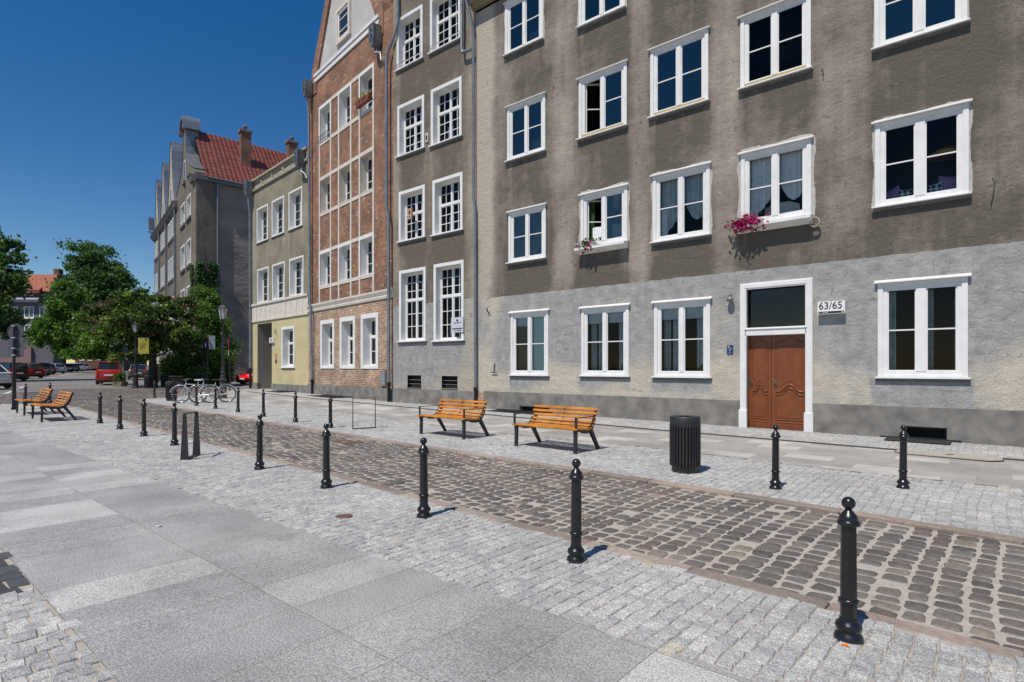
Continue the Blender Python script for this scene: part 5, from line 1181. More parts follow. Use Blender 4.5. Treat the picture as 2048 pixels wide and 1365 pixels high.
# ================================================================ cars
def car(label, p, head, col, Ln=4.2, Wd=1.72, Ht=1.48, kind='hatch', metal=.3, group=None):
    """origin at the rear bottom centre, local +x = forwards"""
    t = thing('parked_car', label, 'car', tuple(p), head, group or 'cars parked in the street')
    body = pm('car_paint', col, .25, metal, var=.03, spec=.6)
    hw = Wd / 2; gc = .2
    if kind == 'sedan': st = [(0, .35, .95), (.12, .30, 1.0), (.9, .26, .98), (1.5, .24, .95), (Ln - 1.5, .24, .93), (Ln - .7, .26, .82), (Ln - .15, .3, .68), (Ln, .36, .58)]; cab = [(.55, .97), (1.15, Ht - .04), (1.7, Ht), (2.4, Ht - .02), (3.15, .93)]
    elif kind == 'van': st = [(0, .35, 1.0), (.06, .28, 1.1), (.9, .24, 1.08), (1.5, .24, 1.04), (Ln - 1.2, .24, 1.0), (Ln - .6, .26, .92), (Ln - .12, .3, .74), (Ln, .36, .62)]; cab = [(.05, 1.06), (.22, Ht - .06), (.8, Ht), (Ln - 1.9, Ht - .03), (Ln - .9, .97)]
    else: st = [(0, .36, .92), (.06, .30, .98), (.9, .25, .96), (1.5, .24, .93), (Ln - 1.3, .24, .92), (Ln - .6, .26, .82), (Ln - .12, .3, .68), (Ln, .38, .56)]; cab = [(.10, .95), (.42, Ht - .08), (1.1, Ht), (2.1, Ht - .03), (Ln - 1.05, .91)]
    vs = []; fs = []
    def sec(x, zb, zt, w):
        return [(x, -w * .92, zb), (x, -w, zb + .12), (x, -w * 1.0, zt * .62), (x, -w * .95, zt - .05), (x, -w * .80, zt), (x, w * .80, zt), (x, w * .95, zt - .05), (x, w, zt * .62), (x, w, zb + .12), (x, w * .92, zb)]
    for i, (x, zb, zt) in enumerate(st):
        wf = .86 if i == 0 else (.97 if i == 1 else (.80 if i == len(st) - 1 else (.93 if i == len(st) - 2 else 1))); vs += sec(x, zb, zt, hw * wf)
    n = 10
    for i in range(len(st) - 1):
        for j in range(n): fs.append((i * n + j, (i + 1) * n + j, (i + 1) * n + (j + 1) % n, i * n + (j + 1) % n))
    fs += [tuple(range(n)), tuple(range((len(st)) * n - 1, (len(st) - 1) * n - 1, -1))]
    k = MB(); k.add(vs, fs, True); b = k.build('body', body, t, bevel=.03)
    # glasshouse and roof
    k = MB(); r_ = MB(); wl = [.84, .70, .66, .67, .82]; cs = []
    for (x, z), w_l in zip(cab, wl): cs.append((x, z, hw * w_l))
    base = [(cab[0][0], cab[0][1]), (cab[1][0], .95), (cab[2][0], .94), (cab[3][0], .92), (cab[4][0], cab[4][1])]
    V = []
    for (x, z, w_), (xb, zb_) in zip(cs, base): V += [(x, -w_, z), (x, w_, z), (xb, -hw * .86, zb_ - .04), (xb, hw * .86, zb_ - .04)]
    Fk = []
    for i in range(4): a = i * 4; c2 = a + 4; Fk += [(a, a + 1, c2 + 1, c2), (a, c2, c2 + 2, a + 2), (a + 1, a + 3, c2 + 3, c2 + 1)]
    k.add(V, Fk); k.build('glasshouse', CARGLASS, t)
    V = []; 
    for i in (1, 2, 3): x, z, w_ = cs[i]; V += [(x - (.06 if i == 1 else 0), -w_ * 1.02, z + .012), (x - (.06 if i == 1 else 0), w_ * 1.02, z + .012), (x, -w_ * 1.03, z - .035), (x, w_ * 1.03, z - .035)]
    Fk = []
    for i in range(2): a = i * 4; c2 = a + 4; Fk += [(a, a + 1, c2 + 1, c2), (a, c2, c2 + 2, a + 2), (a + 1, a + 3, c2 + 3, c2 + 1)]
    r_.add(V, Fk + [(0, 2, 3, 1)])
    for sg in (-1, 1):
        for i, j in ((0, 1), (3, 4)): r_.tube([(cs[i][0], sg * cs[i][2], cs[i][1]), (cs[j][0], sg * cs[j][2], cs[j][1])], .035, 5)
        r_.tube([(base[2][0] + .1, sg * hw * .86, .93), (cs[2][0] + .1, sg * cs[2][2], cs[2][1])], .03, 5)
    r_.build('roof', body, t)
    for x in (.75, Ln - .8):
        for sg in (-1, 1):
            k = MB(); k.lathe([(.30, -.1), (.32, -.07), (.32, .07), (.30, .1)], 20); k.v = [(x + v[0], sg * (hw - .09) + v[2], .31 + v[1]) for v in k.v]; wh = k.build('wheel', RUB, t)
            k = MB(); k.lathe([(.19, 0), (.19, .03)], 14); k.v = [(x + v[0], sg * (hw + .015) + v[2] * -sg, .31 + v[1]) for v in k.v]; k.build('rim', CLAMP, wh)
    zt = st[1][2]
    for sg in (-1, 1):
        k = MB(); k.box(-.03, .10, sg * hw * .66 - .12, sg * hw * .66 + .12, zt - .30, zt - .04) if kind != 'van' else k.box(-.03, .08, sg * hw * .82 - .07, sg * hw * .82 + .07, .62, 1.05); k.build('tail_light', SIGNR, t, bevel=.02)
        k = MB(); k.obox((Ln - .28, sg * hw * .64, .69), (.17, sg * -.10, -.035), (0, .07, 0), (0, 0, .07)); k.build('headlight', pm('headlight_glass', (.6, .62, .65), .1), t, bevel=.03)
    k = MB(); k.box(-.035, .02, -.26, .26, .58, .69) if kind != 'van' else k.box(-.035, .02, -.26, .26, .64, .75); k.build('number_plate', SIGNW, t)
    k = MB(); k.box(Ln - .03, Ln + .02, -.26, .26, .40, .50); k.build('number_plate', SIGNW, t)
    k = MB(); k.box(Ln - .06, Ln + .012, -.42, .42, .26, .38); k.build('grille', SHADE, t)
    k = MB(); k.box(.005, Ln - .1, -hw * .8, hw * .8, .16, .34); k.build('underbody', SHADE, t)
    return t
vd = math.atan2(1, -5)
def rear_at(u_, v_): return G(u_, v_)
p = G(217, 769.5)
car('red high roofed car seen from behind beside the plant tub', p, R(160), (.42, .018, .012), 3.9, 1.66, 1.72, 'van', 0)
p = G(484, 770); hd_ = R(-72)
fw = Vector((cos(hd_), sin(hd_), 0))
car('bright red small car peeping out behind the ochre house corner', p - fw * 3.7, hd_, (.70, .010, .014), 3.7, 1.68, 1.45, 'hatch', 0)
row = [((4, 778), 'white car cut by the left frame edge, nearest of the parked row', (.62, .62, .63), 'sedan', .1, 4.4), ((40, 763), 'very dark maroon car half hidden by the sign post', (.035, .012, .016), 'van', .3, 4.3), ((76, 757), 'dark red hatchback third from the left in the parked row', (.13, .008, .012), 'hatch', .3, 4.2),
       ((90, 752.5), 'grey green estate car right of the dark red hatchback', (.06, .065, .055), 'van', .4, 4.3), ((102, 749.5), 'black car with a white plate between grey and silver cars', (.012, .012, .014), 'hatch', .2, 4.2), ((123, 747.5), 'pale silver blue hatchback in the middle of the parked row', (.42, .44, .50), 'hatch', .3, 4.2),
       ((140, 745), 'dark grey car right of the silver blue hatchback', (.09, .095, .105), 'hatch', .4, 4.2), ((152, 744), 'small black car near the far end of the parked row', (.02, .02, .022), 'hatch', .3, 4.1), ((162, 742.8), 'white roofed car near the far end of the row', (.6, .6, .6), 'van', .1, 4.3), ((173, 742), 'silver car at the far end of the parked row', (.45, .46, .47), 'hatch', .4, 4.2)]
for (uv, lb, col, kd, me_, ln) in row:
    p = G(*uv); car(lb, p, R(205), col, ln, 1.78, 1.52 if kd != 'van' else 1.62, kd, me_, 'cars parked in an echelon row on the left')
p = G(262, 761); car('dark grey car behind the red one in the tree shade', p + Vector((-3, 1.5, 0)), R(165), (.10, .11, .12), 4.2, 1.7, 1.5, 'hatch', .3)

# ================================================================ far gabled row with the dark side wall
r = ray(391, 700); tC = 49.6; Cc = Vector((r.x * tC, r.y * tC, 0)); ar = R(-11.95)
FR = Fac(Cc.x, Cc.y, ar)
sb = [0] + [FR.L(u_, 600)[0] for u_ in (352, 334, 320, 308.5)]
ze = FR.L(391, 352)[1]
names = ['nearest gabled house of the far row with a curved baroque gable and red tiled roof', 'second gabled house of the far row with a pointed zinc capped gable', 'third gabled house of the far row with a zinc capped gable', 'farthest gabled house of the row, with an antenna at its corner']
RR = facade_mat('far_row_render', (.135, .115, .095), (.36, .32, .26), bst=.3)
RR2 = facade_mat('far_row_render_dark', (.12, .11, .10), (.30, .275, .24), bst=.3)
winZ = [(FR.L(377, 438)[1], FR.L(377, 393)[1]), (FR.L(378, 530.6)[1], FR.L(378, 479)[1]), (FR.L(380, 623)[1], FR.L(380, 570)[1])]; winZ.append((winZ[2][0] - 3.4, winZ[2][1] - 3.4))
side = Vector((cos(R(84) - ar), sin(R(84) - ar), 0))   # direction of the side wall in local space
for i in range(4):
    xr_, xl_ = sb[i], sb[i + 1]; wd = xr_ - xl_; o = FR.W(xl_, 0, 0)
    hs = thing('gabled_house', names[i], 'house', (o.x, o.y, 0), ar, 'gabled houses of the far row'); mm = RR if i % 2 == 0 else RR2
    if i == 0: wins = [(FR.L(362, 520)[0] - xl_, FR.L(370.5, 520)[0] - xl_), (FR.L(374, 500)[0] - xl_, FR.L(382.3, 500)[0] - xl_)]
    else: wins = [(wd * (.16 + .25 * j), wd * (.16 + .25 * j) + wd * .17) for j in range(3)]
    rects = [(a, d, z0, z1) for a, d in wins for z0, z1 in winZ]
    def st_(X, Z): a = .3 * (vnoise(X, Z, 30 + i, 1) - .5) + (.35 * np.exp(-((X - wd) / .6) ** 4) if i == 0 else 0); return a, a * 0, a * 0
    grid_wall('wall', 0, wd, -.3, ze, rects, mm, hs, st_, step=.6)
    for q in rects:
        k = MB(); k.ring(q[0], q[1], q[2], q[3], .16, -.04, .35); wn = k.build('window', WHITE, hs)
        k = MB(); k.ring(q[0] + .16, q[1] - .16, q[2] + .16, q[3] - .16, .07, .26, .32); m_ = (q[0] + q[1]) / 2; k.box(m_ - .05, m_ + .05, .26, .32, q[2] + .2, q[3] - .2); k.build('frame', WHITE, wn)
        k = MB(); k.box(q[0] + .16, q[1] - .16, .30, .31, q[2] + .16, q[3] - .16); k.build('pane', CARGLASS, wn)
        k = MB(); k.box(q[0] - .08, q[1] + .08, -.16, 0, q[2] - .22, q[2] - .002); k.build('sill', SILL, wn)
    if i == 0:
        top = FR.L(371, 232)[1]; mid = wd * .5
        zA, zB = FR.L(391, 335)[1], FR.L(378, 285)[1]
        R_ = [(wd - .15, ze), (wd - .15, zA - .3), (wd - .35, zA)] + [(wd - .35 - (wd * .5 - 1.25) * (1 - (1 - f) ** 2.2), zA + (zB - zA) * f) for f in (.2, .4, .6, .8, 1)]
        nk = R_[-1][0] - mid; R_ += [(mid + nk, top - 1.5), (mid + nk, top - .9)]
        poly = R_ + [(2 * mid - a, z) for a, z in R_[::-1]]
        k = MB(); k.prism(poly, lambda x, z: (x, 0, z), lambda x, z: (x, .9, z)); k.build('gable', mm, hs)
        k = MB(); ns = len(R_)
        for sg in (1, -1):
            pts = [(mid + sg * (a - mid), z) for a, z in R_[2:-1]]
            if sg < 0: k.build('gable_flashing', ZINC, hs); k = MB()
            for (a, z), (a2, z2) in zip(pts, pts[1:]): k.add([(a + sg * .06, -.06, z + .05), (a2 + sg * .06, -.06, z2 + .05), (a2 + sg * .06, 1.0, z2 + .05), (a + sg * .06, 1.0, z + .05)], [(0, 1, 2, 3) if sg < 0 else (3, 2, 1, 0)])
        k.build('gable_flashing', ZINC, hs)
        k = MB(); arc = [(mid + (nk + .45) * cos(a), top - .95 + .95 * sin(a)) for a in np.linspace(0, pi, 13)]; inn_ = [(mid + (nk + .05) * cos(a), top - .95 + .62 * sin(a)) for a in np.linspace(pi, 0, 13)]
        arc2 = [(mid + (nk + .55), top - 1.5)] + arc + [(mid - (nk + .55), top - 1.5), (mid - (nk + .05), top - 1.45)] + inn_ + [(mid + (nk + .05), top - 1.45)]
        V0 = arc2; k.prism(V0, lambda x, z: (x, -.35, z), lambda x, z: (x, 1.1, z)); cap = k.build('gable_cap', ZINC, hs)
        k = MB(); k.prism([(a, z) for a, z in arc], lambda x, z: (x, -.05, z - .1), lambda x, z: (x, 1.0, z - .1)); k.box(mid - nk, mid + nk, 0, 1, top - 1.6, top - .9); k.build('gable_head', mm, hs)
        q = (mid - .1 - .45, mid - .1 + .5, FR.L(372, 360)[1], FR.L(372, 318)[1]); k = MB(); k.box(q[0], q[1], -.03, -.002, q[2], q[3]); wn = k.build('window', WHITE, hs); k = MB(); k.box(q[0] + .14, q[1] - .14, -.04, -.031, q[2] + .14, q[3] - .14); k.build('pane', CARGLASS, wn); k = MB(); k.box(q[0] - .1, q[1] + .1, -.2, 0, q[2] - .3, q[2]); k.build('sill', SILL, wn)
        for xx in (wd - 1.3, -.05):
            k = MB(); k.prism([(0, 0), (-.28, .1), (-.4, .45), (-.5, .62), (0, .68)], lambda y, z: (xx, y, ze - .5 + z), lambda y, z: (xx + 1.35, y, ze - .5 + z)); k.build('cornice', SILL, hs)
        # side wall, body and roof
        De = 13.0; e0 = Vector((wd, 0, 0)); e1 = e0 + side * De; zE = ze - .1
        k = MB(); k.add([(e0.x, .01, -.4), (e1.x, e1.y, -.4), (e1.x, e1.y, zE), (e0.x, .01, zE)], [(0, 1, 2, 3)]); k.build('side_wall', DARKW, hs)
        k = MB(); c1 = e0 + side * .02 + Vector((.02, 0, 0)); k.obox(tuple(e0 + side * .95 + Vector((.03, 0, zE / 2))), tuple(side * .85), (.02, 0, 0), (0, 0, zE / 2)); k.build('corner_strip', mm, hs)
        k = MB(); k.obox(tuple(e0 + side * De / 2 + Vector((.15, 0, zE - .05))), tuple(side * De / 2), (.15, 0, 0), (0, 0, .14)); k.tube([tuple(e0 + side * .9 + Vector((.35, 0, zE + .12))), tuple(e1 + Vector((.35, 0, zE + .12)))], .09, 8); k.build('eaves', ZINCD, hs)
        Zr = FR.L(393, 262)[1]; 
        # ridge height solved on the plane through the ridge line
        Fm = Fac(FR.W(xl_ + mid, 0, 0).x, FR.W(xl_ + mid, 0, 0).y, R(84)); Zr = Fm.L(400, 264)[1]
        rl = side * .6; k = MB(); nt_ = 34
        def rp(f, dpt, sgn): x = mid + sgn * (wd / 2 + .3) * f; return Vector((x, 0, Zr + (zE + .12 - Zr) * f)) + side * dpt
        for sgn in (1, -1):
            V = []; nn_ = 60
            for a in range(nn_ + 1):
                for fi in range(0, nt_ * 2 + 1):
                    f = (fi // 2 + (fi % 2)) / nt_; d_ = .7 + (De - .7) * a / nn_
                    off = .10 * (a % 2) + (.07 if fi % 2 else 0)
                    pt = rp(min(1, f), d_, sgn); V.append((pt.x, pt.y, pt.z + off))
            m2 = nt_ * 2 + 1; k.add(V, [(a * m2 + j, a * m2 + j + 1, (a + 1) * m2 + j + 1, (a + 1) * m2 + j) if sgn > 0 else (a * m2 + j + 1, a * m2 + j, (a + 1) * m2 + j, (a + 1) * m2 + j + 1) for a in range(nn_) for j in range(m2 - 1)])
        rf = k.build('roof', TILE, hs)
        def chim(px0, px1, pyt, pyb, dpt, nm='chimney'):
            f = .52; base_ = rp(f, dpt, 1); z1 = FR.L(391, 0)[1]
            # find height of the chimney top from the photograph at this depth
            w0 = FR.W(xl_ + base_.x, base_.y, 0); fdep = -s_ * w0.x + c_ * w0.y; ztop = H + (HY - pyt) / F * fdep
            k = MB(); k.box(base_.x - .42, base_.x + .42, base_.y - .45, base_.y + .45, base_.z - 1.6, ztop - .25); ch = k.build(nm, BRICKC, rf)
            k = MB(); k.box(base_.x - .52, base_.x + .52, base_.y - .55, base_.y + .55, ztop - .25, ztop - .05); k.lathe([(.12, ztop - .05), (.12, ztop + .25), (.2, ztop + .28), (.2, ztop + .45), (.05, ztop + .55)], 10, (base_.x, base_.y, 0)); k.build('chimney_cap', SILL, ch)
            k = MB(); k.box(base_.x - .55, base_.x + .58, base_.y - .7, base_.y + .7, base_.z - .75, base_.z - .62); k.build('flashing', ZINC, ch)
        
        def dep_for(px):
            best = min(np.arange(.5, 16, .1), key=lambda d_: abs((lambda w_: CU + F * (c_ * w_.x + s_ * w_.y) / (-s_ * w_.x + c_ * w_.y))(FR.W(xl_ + rp(.52, d_, 1).x, rp(.52, d_, 1).y, 0)) - px)); return float(best)
        chim(475, 505, 262, 322, dep_for(490)); chim(565, 600, 284, 300, dep_for(584))
        k = MB(); k.box(.01, .02, .01, De, -.4, zE); k.build('rear_wall', mm, hs)
        pq = e0 + side * 1.75 + Vector((.14, 0, 0)); k = MB(); k.tube([tuple(pq + Vector((0, 0, zE))), tuple(pq + Vector((0, 0, 0)))], .08, 8); k.build('downpipe', ZINC, hs)
    else:
        pxs = [(343, 286), (327, 327), (314, 362)][i - 1]; mid = wd * .5; Zt = FR.L(pxs[0], pxs[1])[1]
        gh = Zt - ze; prof = [(wd * (1 - .06 - .34 * (1 - (1 - f) ** 1.9)), ze + gh * f * .96) for f in (0, .15, .3, .45, .6, .75, .9, 1)]; prof[-1] = (mid + .35, Zt)
        poly = prof + [(2 * mid - a, z) for a, z in prof[::-1]]
        k = MB(); k.prism(poly, lambda x, z: (x, 0, z), lambda x, z: (x, .9, z)); k.build('gable', pm('pale_gable_render', (.40, .36, .27), .9), hs)
        k = MB()
        for sg in (1, -1):
            pts = [(mid + sg * (a - mid), z) for a, z in prof]
            for (a, z), (a2, z2) in zip(pts, pts[1:]): k.add([(a + sg * .06, -.08, z + .04), (a2 + sg * .06, -.08, z2 + .04), (a2 + sg * .06, 1.7, z2 + .04), (a + sg * .06, 1.7, z + .04)], [(0, 1, 2, 3) if sg < 0 else (3, 2, 1, 0)])
        k.add([(mid - .4, -.08, Zt + .05), (mid + .4, -.08, Zt + .05), (mid + .4, 1.7, Zt + .05), (mid - .4, 1.7, Zt + .05)], [(0, 1, 2, 3)]); k.build('gable_flashing', ZINC, hs)
        k = MB(); k.prism([(.3, ze), (mid, Zt - .8), (wd - .3, ze)], lambda x, z: (x, .91, z), lambda x, z: (x, 12, z)); k.build('roof', TILE, hs)
        q = (mid - .5, mid + .4, ze + .8, ze + 2.6); k = MB(); k.box(q[0], q[1], -.03, -.002, q[2], q[3]); wn = k.build('window', WHITE, hs); k = MB(); k.box(q[0] + .14, q[1] - .14, -.04, -.031, q[2] + .14, q[3] - .14); k.build('pane', CARGLASS, wn)
        k = MB(); k.box(.005, .02, .01, 12, -.4, ze); k.box(.02, wd, 11.9, 12, -.4, ze); k.build('rear_wall', mm, hs)
        k = MB(); k.prism([(0, 0), (-.28, .1), (-.4, .4), (-.5, .5), (0, .55)], lambda y, z: (0, y, ze - .45 + z), lambda y, z: (wd, y, ze - .45 + z)); k.build('cornice', SILL, hs)
    if i < 3:
        k = MB(); k.tube([(.1, -.15, ze - .1), (.1, -.15, 0)], .09, 8); k.build('downpipe', ZINC, hs)
    if i == 3:
        pz = FR.L(308, 480)[1]; k = MB(); k.tube([(-.02, -.2, pz), (-.5, -.3, pz + .6), (-1.6, -.3, pz + 1.4)], .04, 6); k.lathe([(.05, 0), (.35, .05), (.38, .1)], 14, (-.5, -.3, pz + .9)); k.obox((-.4, -.3, pz + 2.0), (.3, 0, 0), (0, .3, 0), (0, 0, .75)); k.build('antenna', ZINC, hs)

# ================================================================ house at the left end of the street
FL = Fac(*(lambda p_: (p_.x, p_.y))(ray(-60, 700) * 122), TH + R(4))
hl = thing('street_end_house', 'grey rendered house with an orange tiled roof at the left end of the street', 'house', tuple(FL.o), FL.a)
EW = FL.L(106, 650)[0]; ez = FL.L(60, 583)[1]; rz_ = FL.L(60, 549)[1]
VIO = pm('violet_grey_render', (.125, .115, .14), .9, var=.1); PINK = pm('pink_grey_render', (.24, .15, .145), .9, var=.1)
lw = [FL.rect(48, 66.5, 578.5, 592.5), FL.rect(48.5, 68, 613.5, 636), FL.rect(79, 97, 613.5, 636), FL.rect(22, 36, 613.5, 636), FL.rect(22, 36, 650, 675), FL.rect(48.5, 68, 650, 675)]
grid_wall('wall', 0, EW, -1, ez, lw, VIO, hl, step=3)
for q in lw:
    k = MB(); k.ring(q[0], q[1], q[2], q[3], .16, -.05, .2); m_ = (q[0] + q[1]) / 2; k.box(m_ - .07, m_ + .07, .02, .15, q[2], q[3]); wn = k.build('window', WHITE, hl); k = MB(); k.box(q[0], q[1], .12, .14, q[2], q[3]); k.build('pane', pm('pale_pane', (.10, .13, .18), .1), wn); k = MB(); k.box(q[0] - .15, q[1] + .15, -.2, 0, q[2] - .2, q[2]); k.build('sill', WHITE, wn)
bx0, bx1 = FL.L(30, 600)[0], FL.L(84, 600)[0]; bzt = FL.L(60, 601)[1]
k = MB(); k.box(bx0 - 1.5, bx1, -1.1, -.0, bzt - .5, bzt); k.prism([(0, 0), (-1.3, 0), (-.3, .9), (0, .9)], lambda y, z: (bx0 - 1.5, y, bzt + z), lambda y, z: (bx1, y, bzt + z)); k.build('ledge', ZINC, hl)
k = MB(); k.prism([(.5, rz_ - ez), (2, rz_ - ez + .3), (4.5, 0), (-.6, 0)], lambda y, z: (-1, y, ez + z), lambda y, z: (EW + .5, y, ez + z)); k.build('roof', TILEO, hl)
k = MB(); k.box(bx0 - 2, bx1 + .3, -1.2, 0, ez - .5, ez + .1); k.prism([(-1.3, 0), (.9, 1.9), (.9, 0)], lambda y, z: (bx0 - 2, y, ez + .1 + z), lambda y, z: (bx1 + .3, y, ez + .1 + z)); k.build('bay_roof', TILE, hl)
k = MB(); cx_ = FL.L(105, 540)[0]; k.box(cx_ - 1.2, cx_ - .1, 2, 3.4, ez, FL.L(105, 544)[1] + 1); k.build('chimney', BRICKC, hl)
a, d = FL.L(43, 700)[0], FL.L(66, 700)[0]; k = MB(); k.box(a, d, -.6, 0, -1, FL.L(55, 696)[1]); k.box(FL.L(0, 700)[0], a, -.3, 0, -1, FL.L(20, 716)[1]); k.build('shop_front', PINK, hl)
k = MB(); k.box(-.02, 0, 0, 4, -1, ez); k.box(EW, EW + .02, 0, 4, -1, ez); k.box(0, EW, 4, 4.02, -1, ez); k.build('rear_wall', VIO, hl)
# houses far behind the trees
for (u0, u1, vt, t_, lb) in ((150, 240, 700, 135, 'low dark house closing the far end of the street behind the trees'),):
    Fq = Fac(*(lambda p_: (p_.x, p_.y))(ray(u0, 700) * t_), TH); wq = Fq.L(u1, 700)[0]; zq = Fq.L(u0, vt)[1]; h_ = thing('far_house', lb, 'house', tuple(Fq.o), TH)
    k = MB(); k.box(0, wq, 0, 10, -1, zq); k.build('wall', pm('far_brick', (.15, .08, .06), .9, var=.3), h_); k = MB(); k.prism([(-.4, 0), (5, 3), (10.4, 0)], lambda y, z: (-.3, y, zq + z), lambda y, z: (wq + .3, y, zq + z)); k.build('roof', TILE, h_)
    for j in range(5): k = MB(); x = wq * (.1 + .18 * j); k.ring(x, x + 1.2, zq - 2.6, zq - .8, .12, -.04, .03); k.box(x + .1, x + 1.1, -.01, 0, zq - 2.5, zq - .9); k.build('window', WHITE, h_)

# terrace in front of the far row: low wall with board, steps and railing
pt = G(300, 764); t = thing('terrace', 'pale walled terrace with an iron railing under the street tree', 'terrace', tuple(pt), R(-12))
k = MB(); k.box(-.9, 1.9, 0, 2.4, -.2, .75); k.build('low_wall', pm('terrace_stone', (.16, .13, .10), .9, var=.4, scale=4), t)
k = MB(); k.box(-.95, 1.6, .5, 2.3, .76, 2.3); k.build('panel', pm('cream_terrace_panel', (.40, .38, .28), .85), t)
k = MB()
for i in range(9): k.tube([(2.0 + i * .28, .2, .1), (2.0 + i * .28, .2, 1.5)], .02, 5)
k.tube([(2.0, .2, 1.5), (4.3, .2, 1.5)], .03, 6); k.tube([(-1, .1, .8), (1.9, .1, .8)], .03, 6); k.build('railing', IRON, t)
k = MB()
for i in range(4): k.box(2.2 + .0, 4.0, .4 + i * .3, 2.4, -.1 + i * .2, .1 + i * .2)
k.build('steps', SILL, t)
pt2 = G(306, 766); t = thing('notice_board', 'pale pink notice board with a line of dark print under the tree', 'sign', tuple(pt2), TH)
k = MB(); k.tube([(0, .03, -.1), (0, .03, 1.4)], .03, 6); k.build('post', IRON, t)
k = MB(); k.box(-.24, .24, -.02, .01, 1.42, 2.05); k.build('board', pm('pale_pink_board', (.55, .42, .45), .7), t); text_mesh('MENU', .17, INK, t, 0, -.03, 1.68)
for (u_, v_, lb) in ((352, 775, 'dark wooden cafe table in the shade right of the terrace'), (334, 772, 'dark cafe bench in the shade under the street tree')):
    t = thing('cafe_table', lb, 'table', tuple(G(u_, v_)), R(-12)); k = MB(); k.box(-.8, .8, -.35, .35, .70, .75); k.build('tabletop', BARK, t)
    for x in (-.7, .7): k = MB(); k.box(x - .05, x + .05, -.3, .3, -.1, .70); k.build('leg', BARK, t)

# ================================================================ cellar gratings, hatches
def grating(label, Fc, u0, u1, v_, dp=.42, n=30, marg=.0):
    a = Fc.L(u0, v_)[0]; d = Fc.L(u1, v_)[0]; o = Fc.W(a, 0, 0); zz = gz(Fc.W((a + d) / 2, 0, 0).x); t = thing('cellar_grating', label, 'grating', (o.x, o.y, zz + .008), Fc.a, 'cellar gratings along the house fronts'); W_ = d - a
    k = MB(); k.box(0, W_, -dp - .06, -.06, .002, .006); k.build('pit', SHADE, t)
    k = MB(); k.ring(0, W_, 0, dp, .03, 0, .012); k.v = [(x, -.06 - z, .006 + y) for x, y, z in k.v]; k.box(-.15, W_ + .15, -.075, -.05, .0, .035); k.build('frame', IRON, t)
    k = MB()
    for i in range(n): x = W_ * (i + .5) / n; k.box(x - .008, x + .008, -.06 - dp, -.06, .008, .016)
    k.build('bars', pm('steel_grating', (.11, .12, .13), .5, .5), t); return t
grating('wide steel grating before the right cellar window', FG, 1778, 1905, 892, .68, 34)
grating('steel grating behind the right orange bench', FG, 1003, 1100, 824, .75, 24)
grating('dark grating at the foot of the brick house', FB, 655, 705, 793, .95, 20)
grating('dark grating at the foot of the ochre house', FY, 563, 592, 781, .9, 14)
cc = [G(1822, 907), G(1845, 898), G(1965, 911), G(1982, 919), G(1975, 925)]
t = thing('access_cover', 'pale octagonal access cover set in the pavement at the right', 'cover', tuple(G(1900, 912) + Vector((0, 0, .006))))
o_ = G(1900, 912); k = MB(); pts = [(-.80, -.13), (-.66, -.28 + .02), (.55, -.30), (.72, -.16), (.72, .12), (.6, .22), (-.72, .22), (-.80, .1)]
pts = [(x, y * 1.45) for x, y in pts]; k.prism(pts, lambda x, y: (x, y, .004), lambda x, y: (x, y, .012)); k.build('rim', pm('rusty_rim', (.10, .06, .04), .8), t)
k = MB(); k.prism([(x * .975, y * .93) for x, y in pts], lambda x, y: (x, y, .008), lambda x, y: (x, y, .016)); k.build('lid', pm('gravelly_concrete', (.36, .34, .30), .9, var=.25, scale=30, bmp=.5), t)
k = MB(); k.lathe([(.07, .0165), (.06, .019)], 14); k.build('lock', pm('rust', (.12, .06, .035), .9), t)
p = G(688, 1034); k = MB(); k.lathe([(.085, .0), (.085, .008), (.06, .010)], 20); o = k.build('water_cap', pm('rusty_cast_iron', (.12, .068, .045), .85, var=.3, scale=30, bmp=.4)); o.location = p; tag(o, 'small round rusty valve cap set in the plaza setts', 'cover')
p = G(690, 881); k = MB(); k.box(-.35, .35, -.2, .2, -.035, -.024); o = k.build('road_drain', pm('rusty_drain', (.12, .07, .05), .85, var=.3, scale=20, bmp=.4)); o.location = p; tag(o, 'flat rusty drain cover in the cobbled road by the far kerb', 'drain')

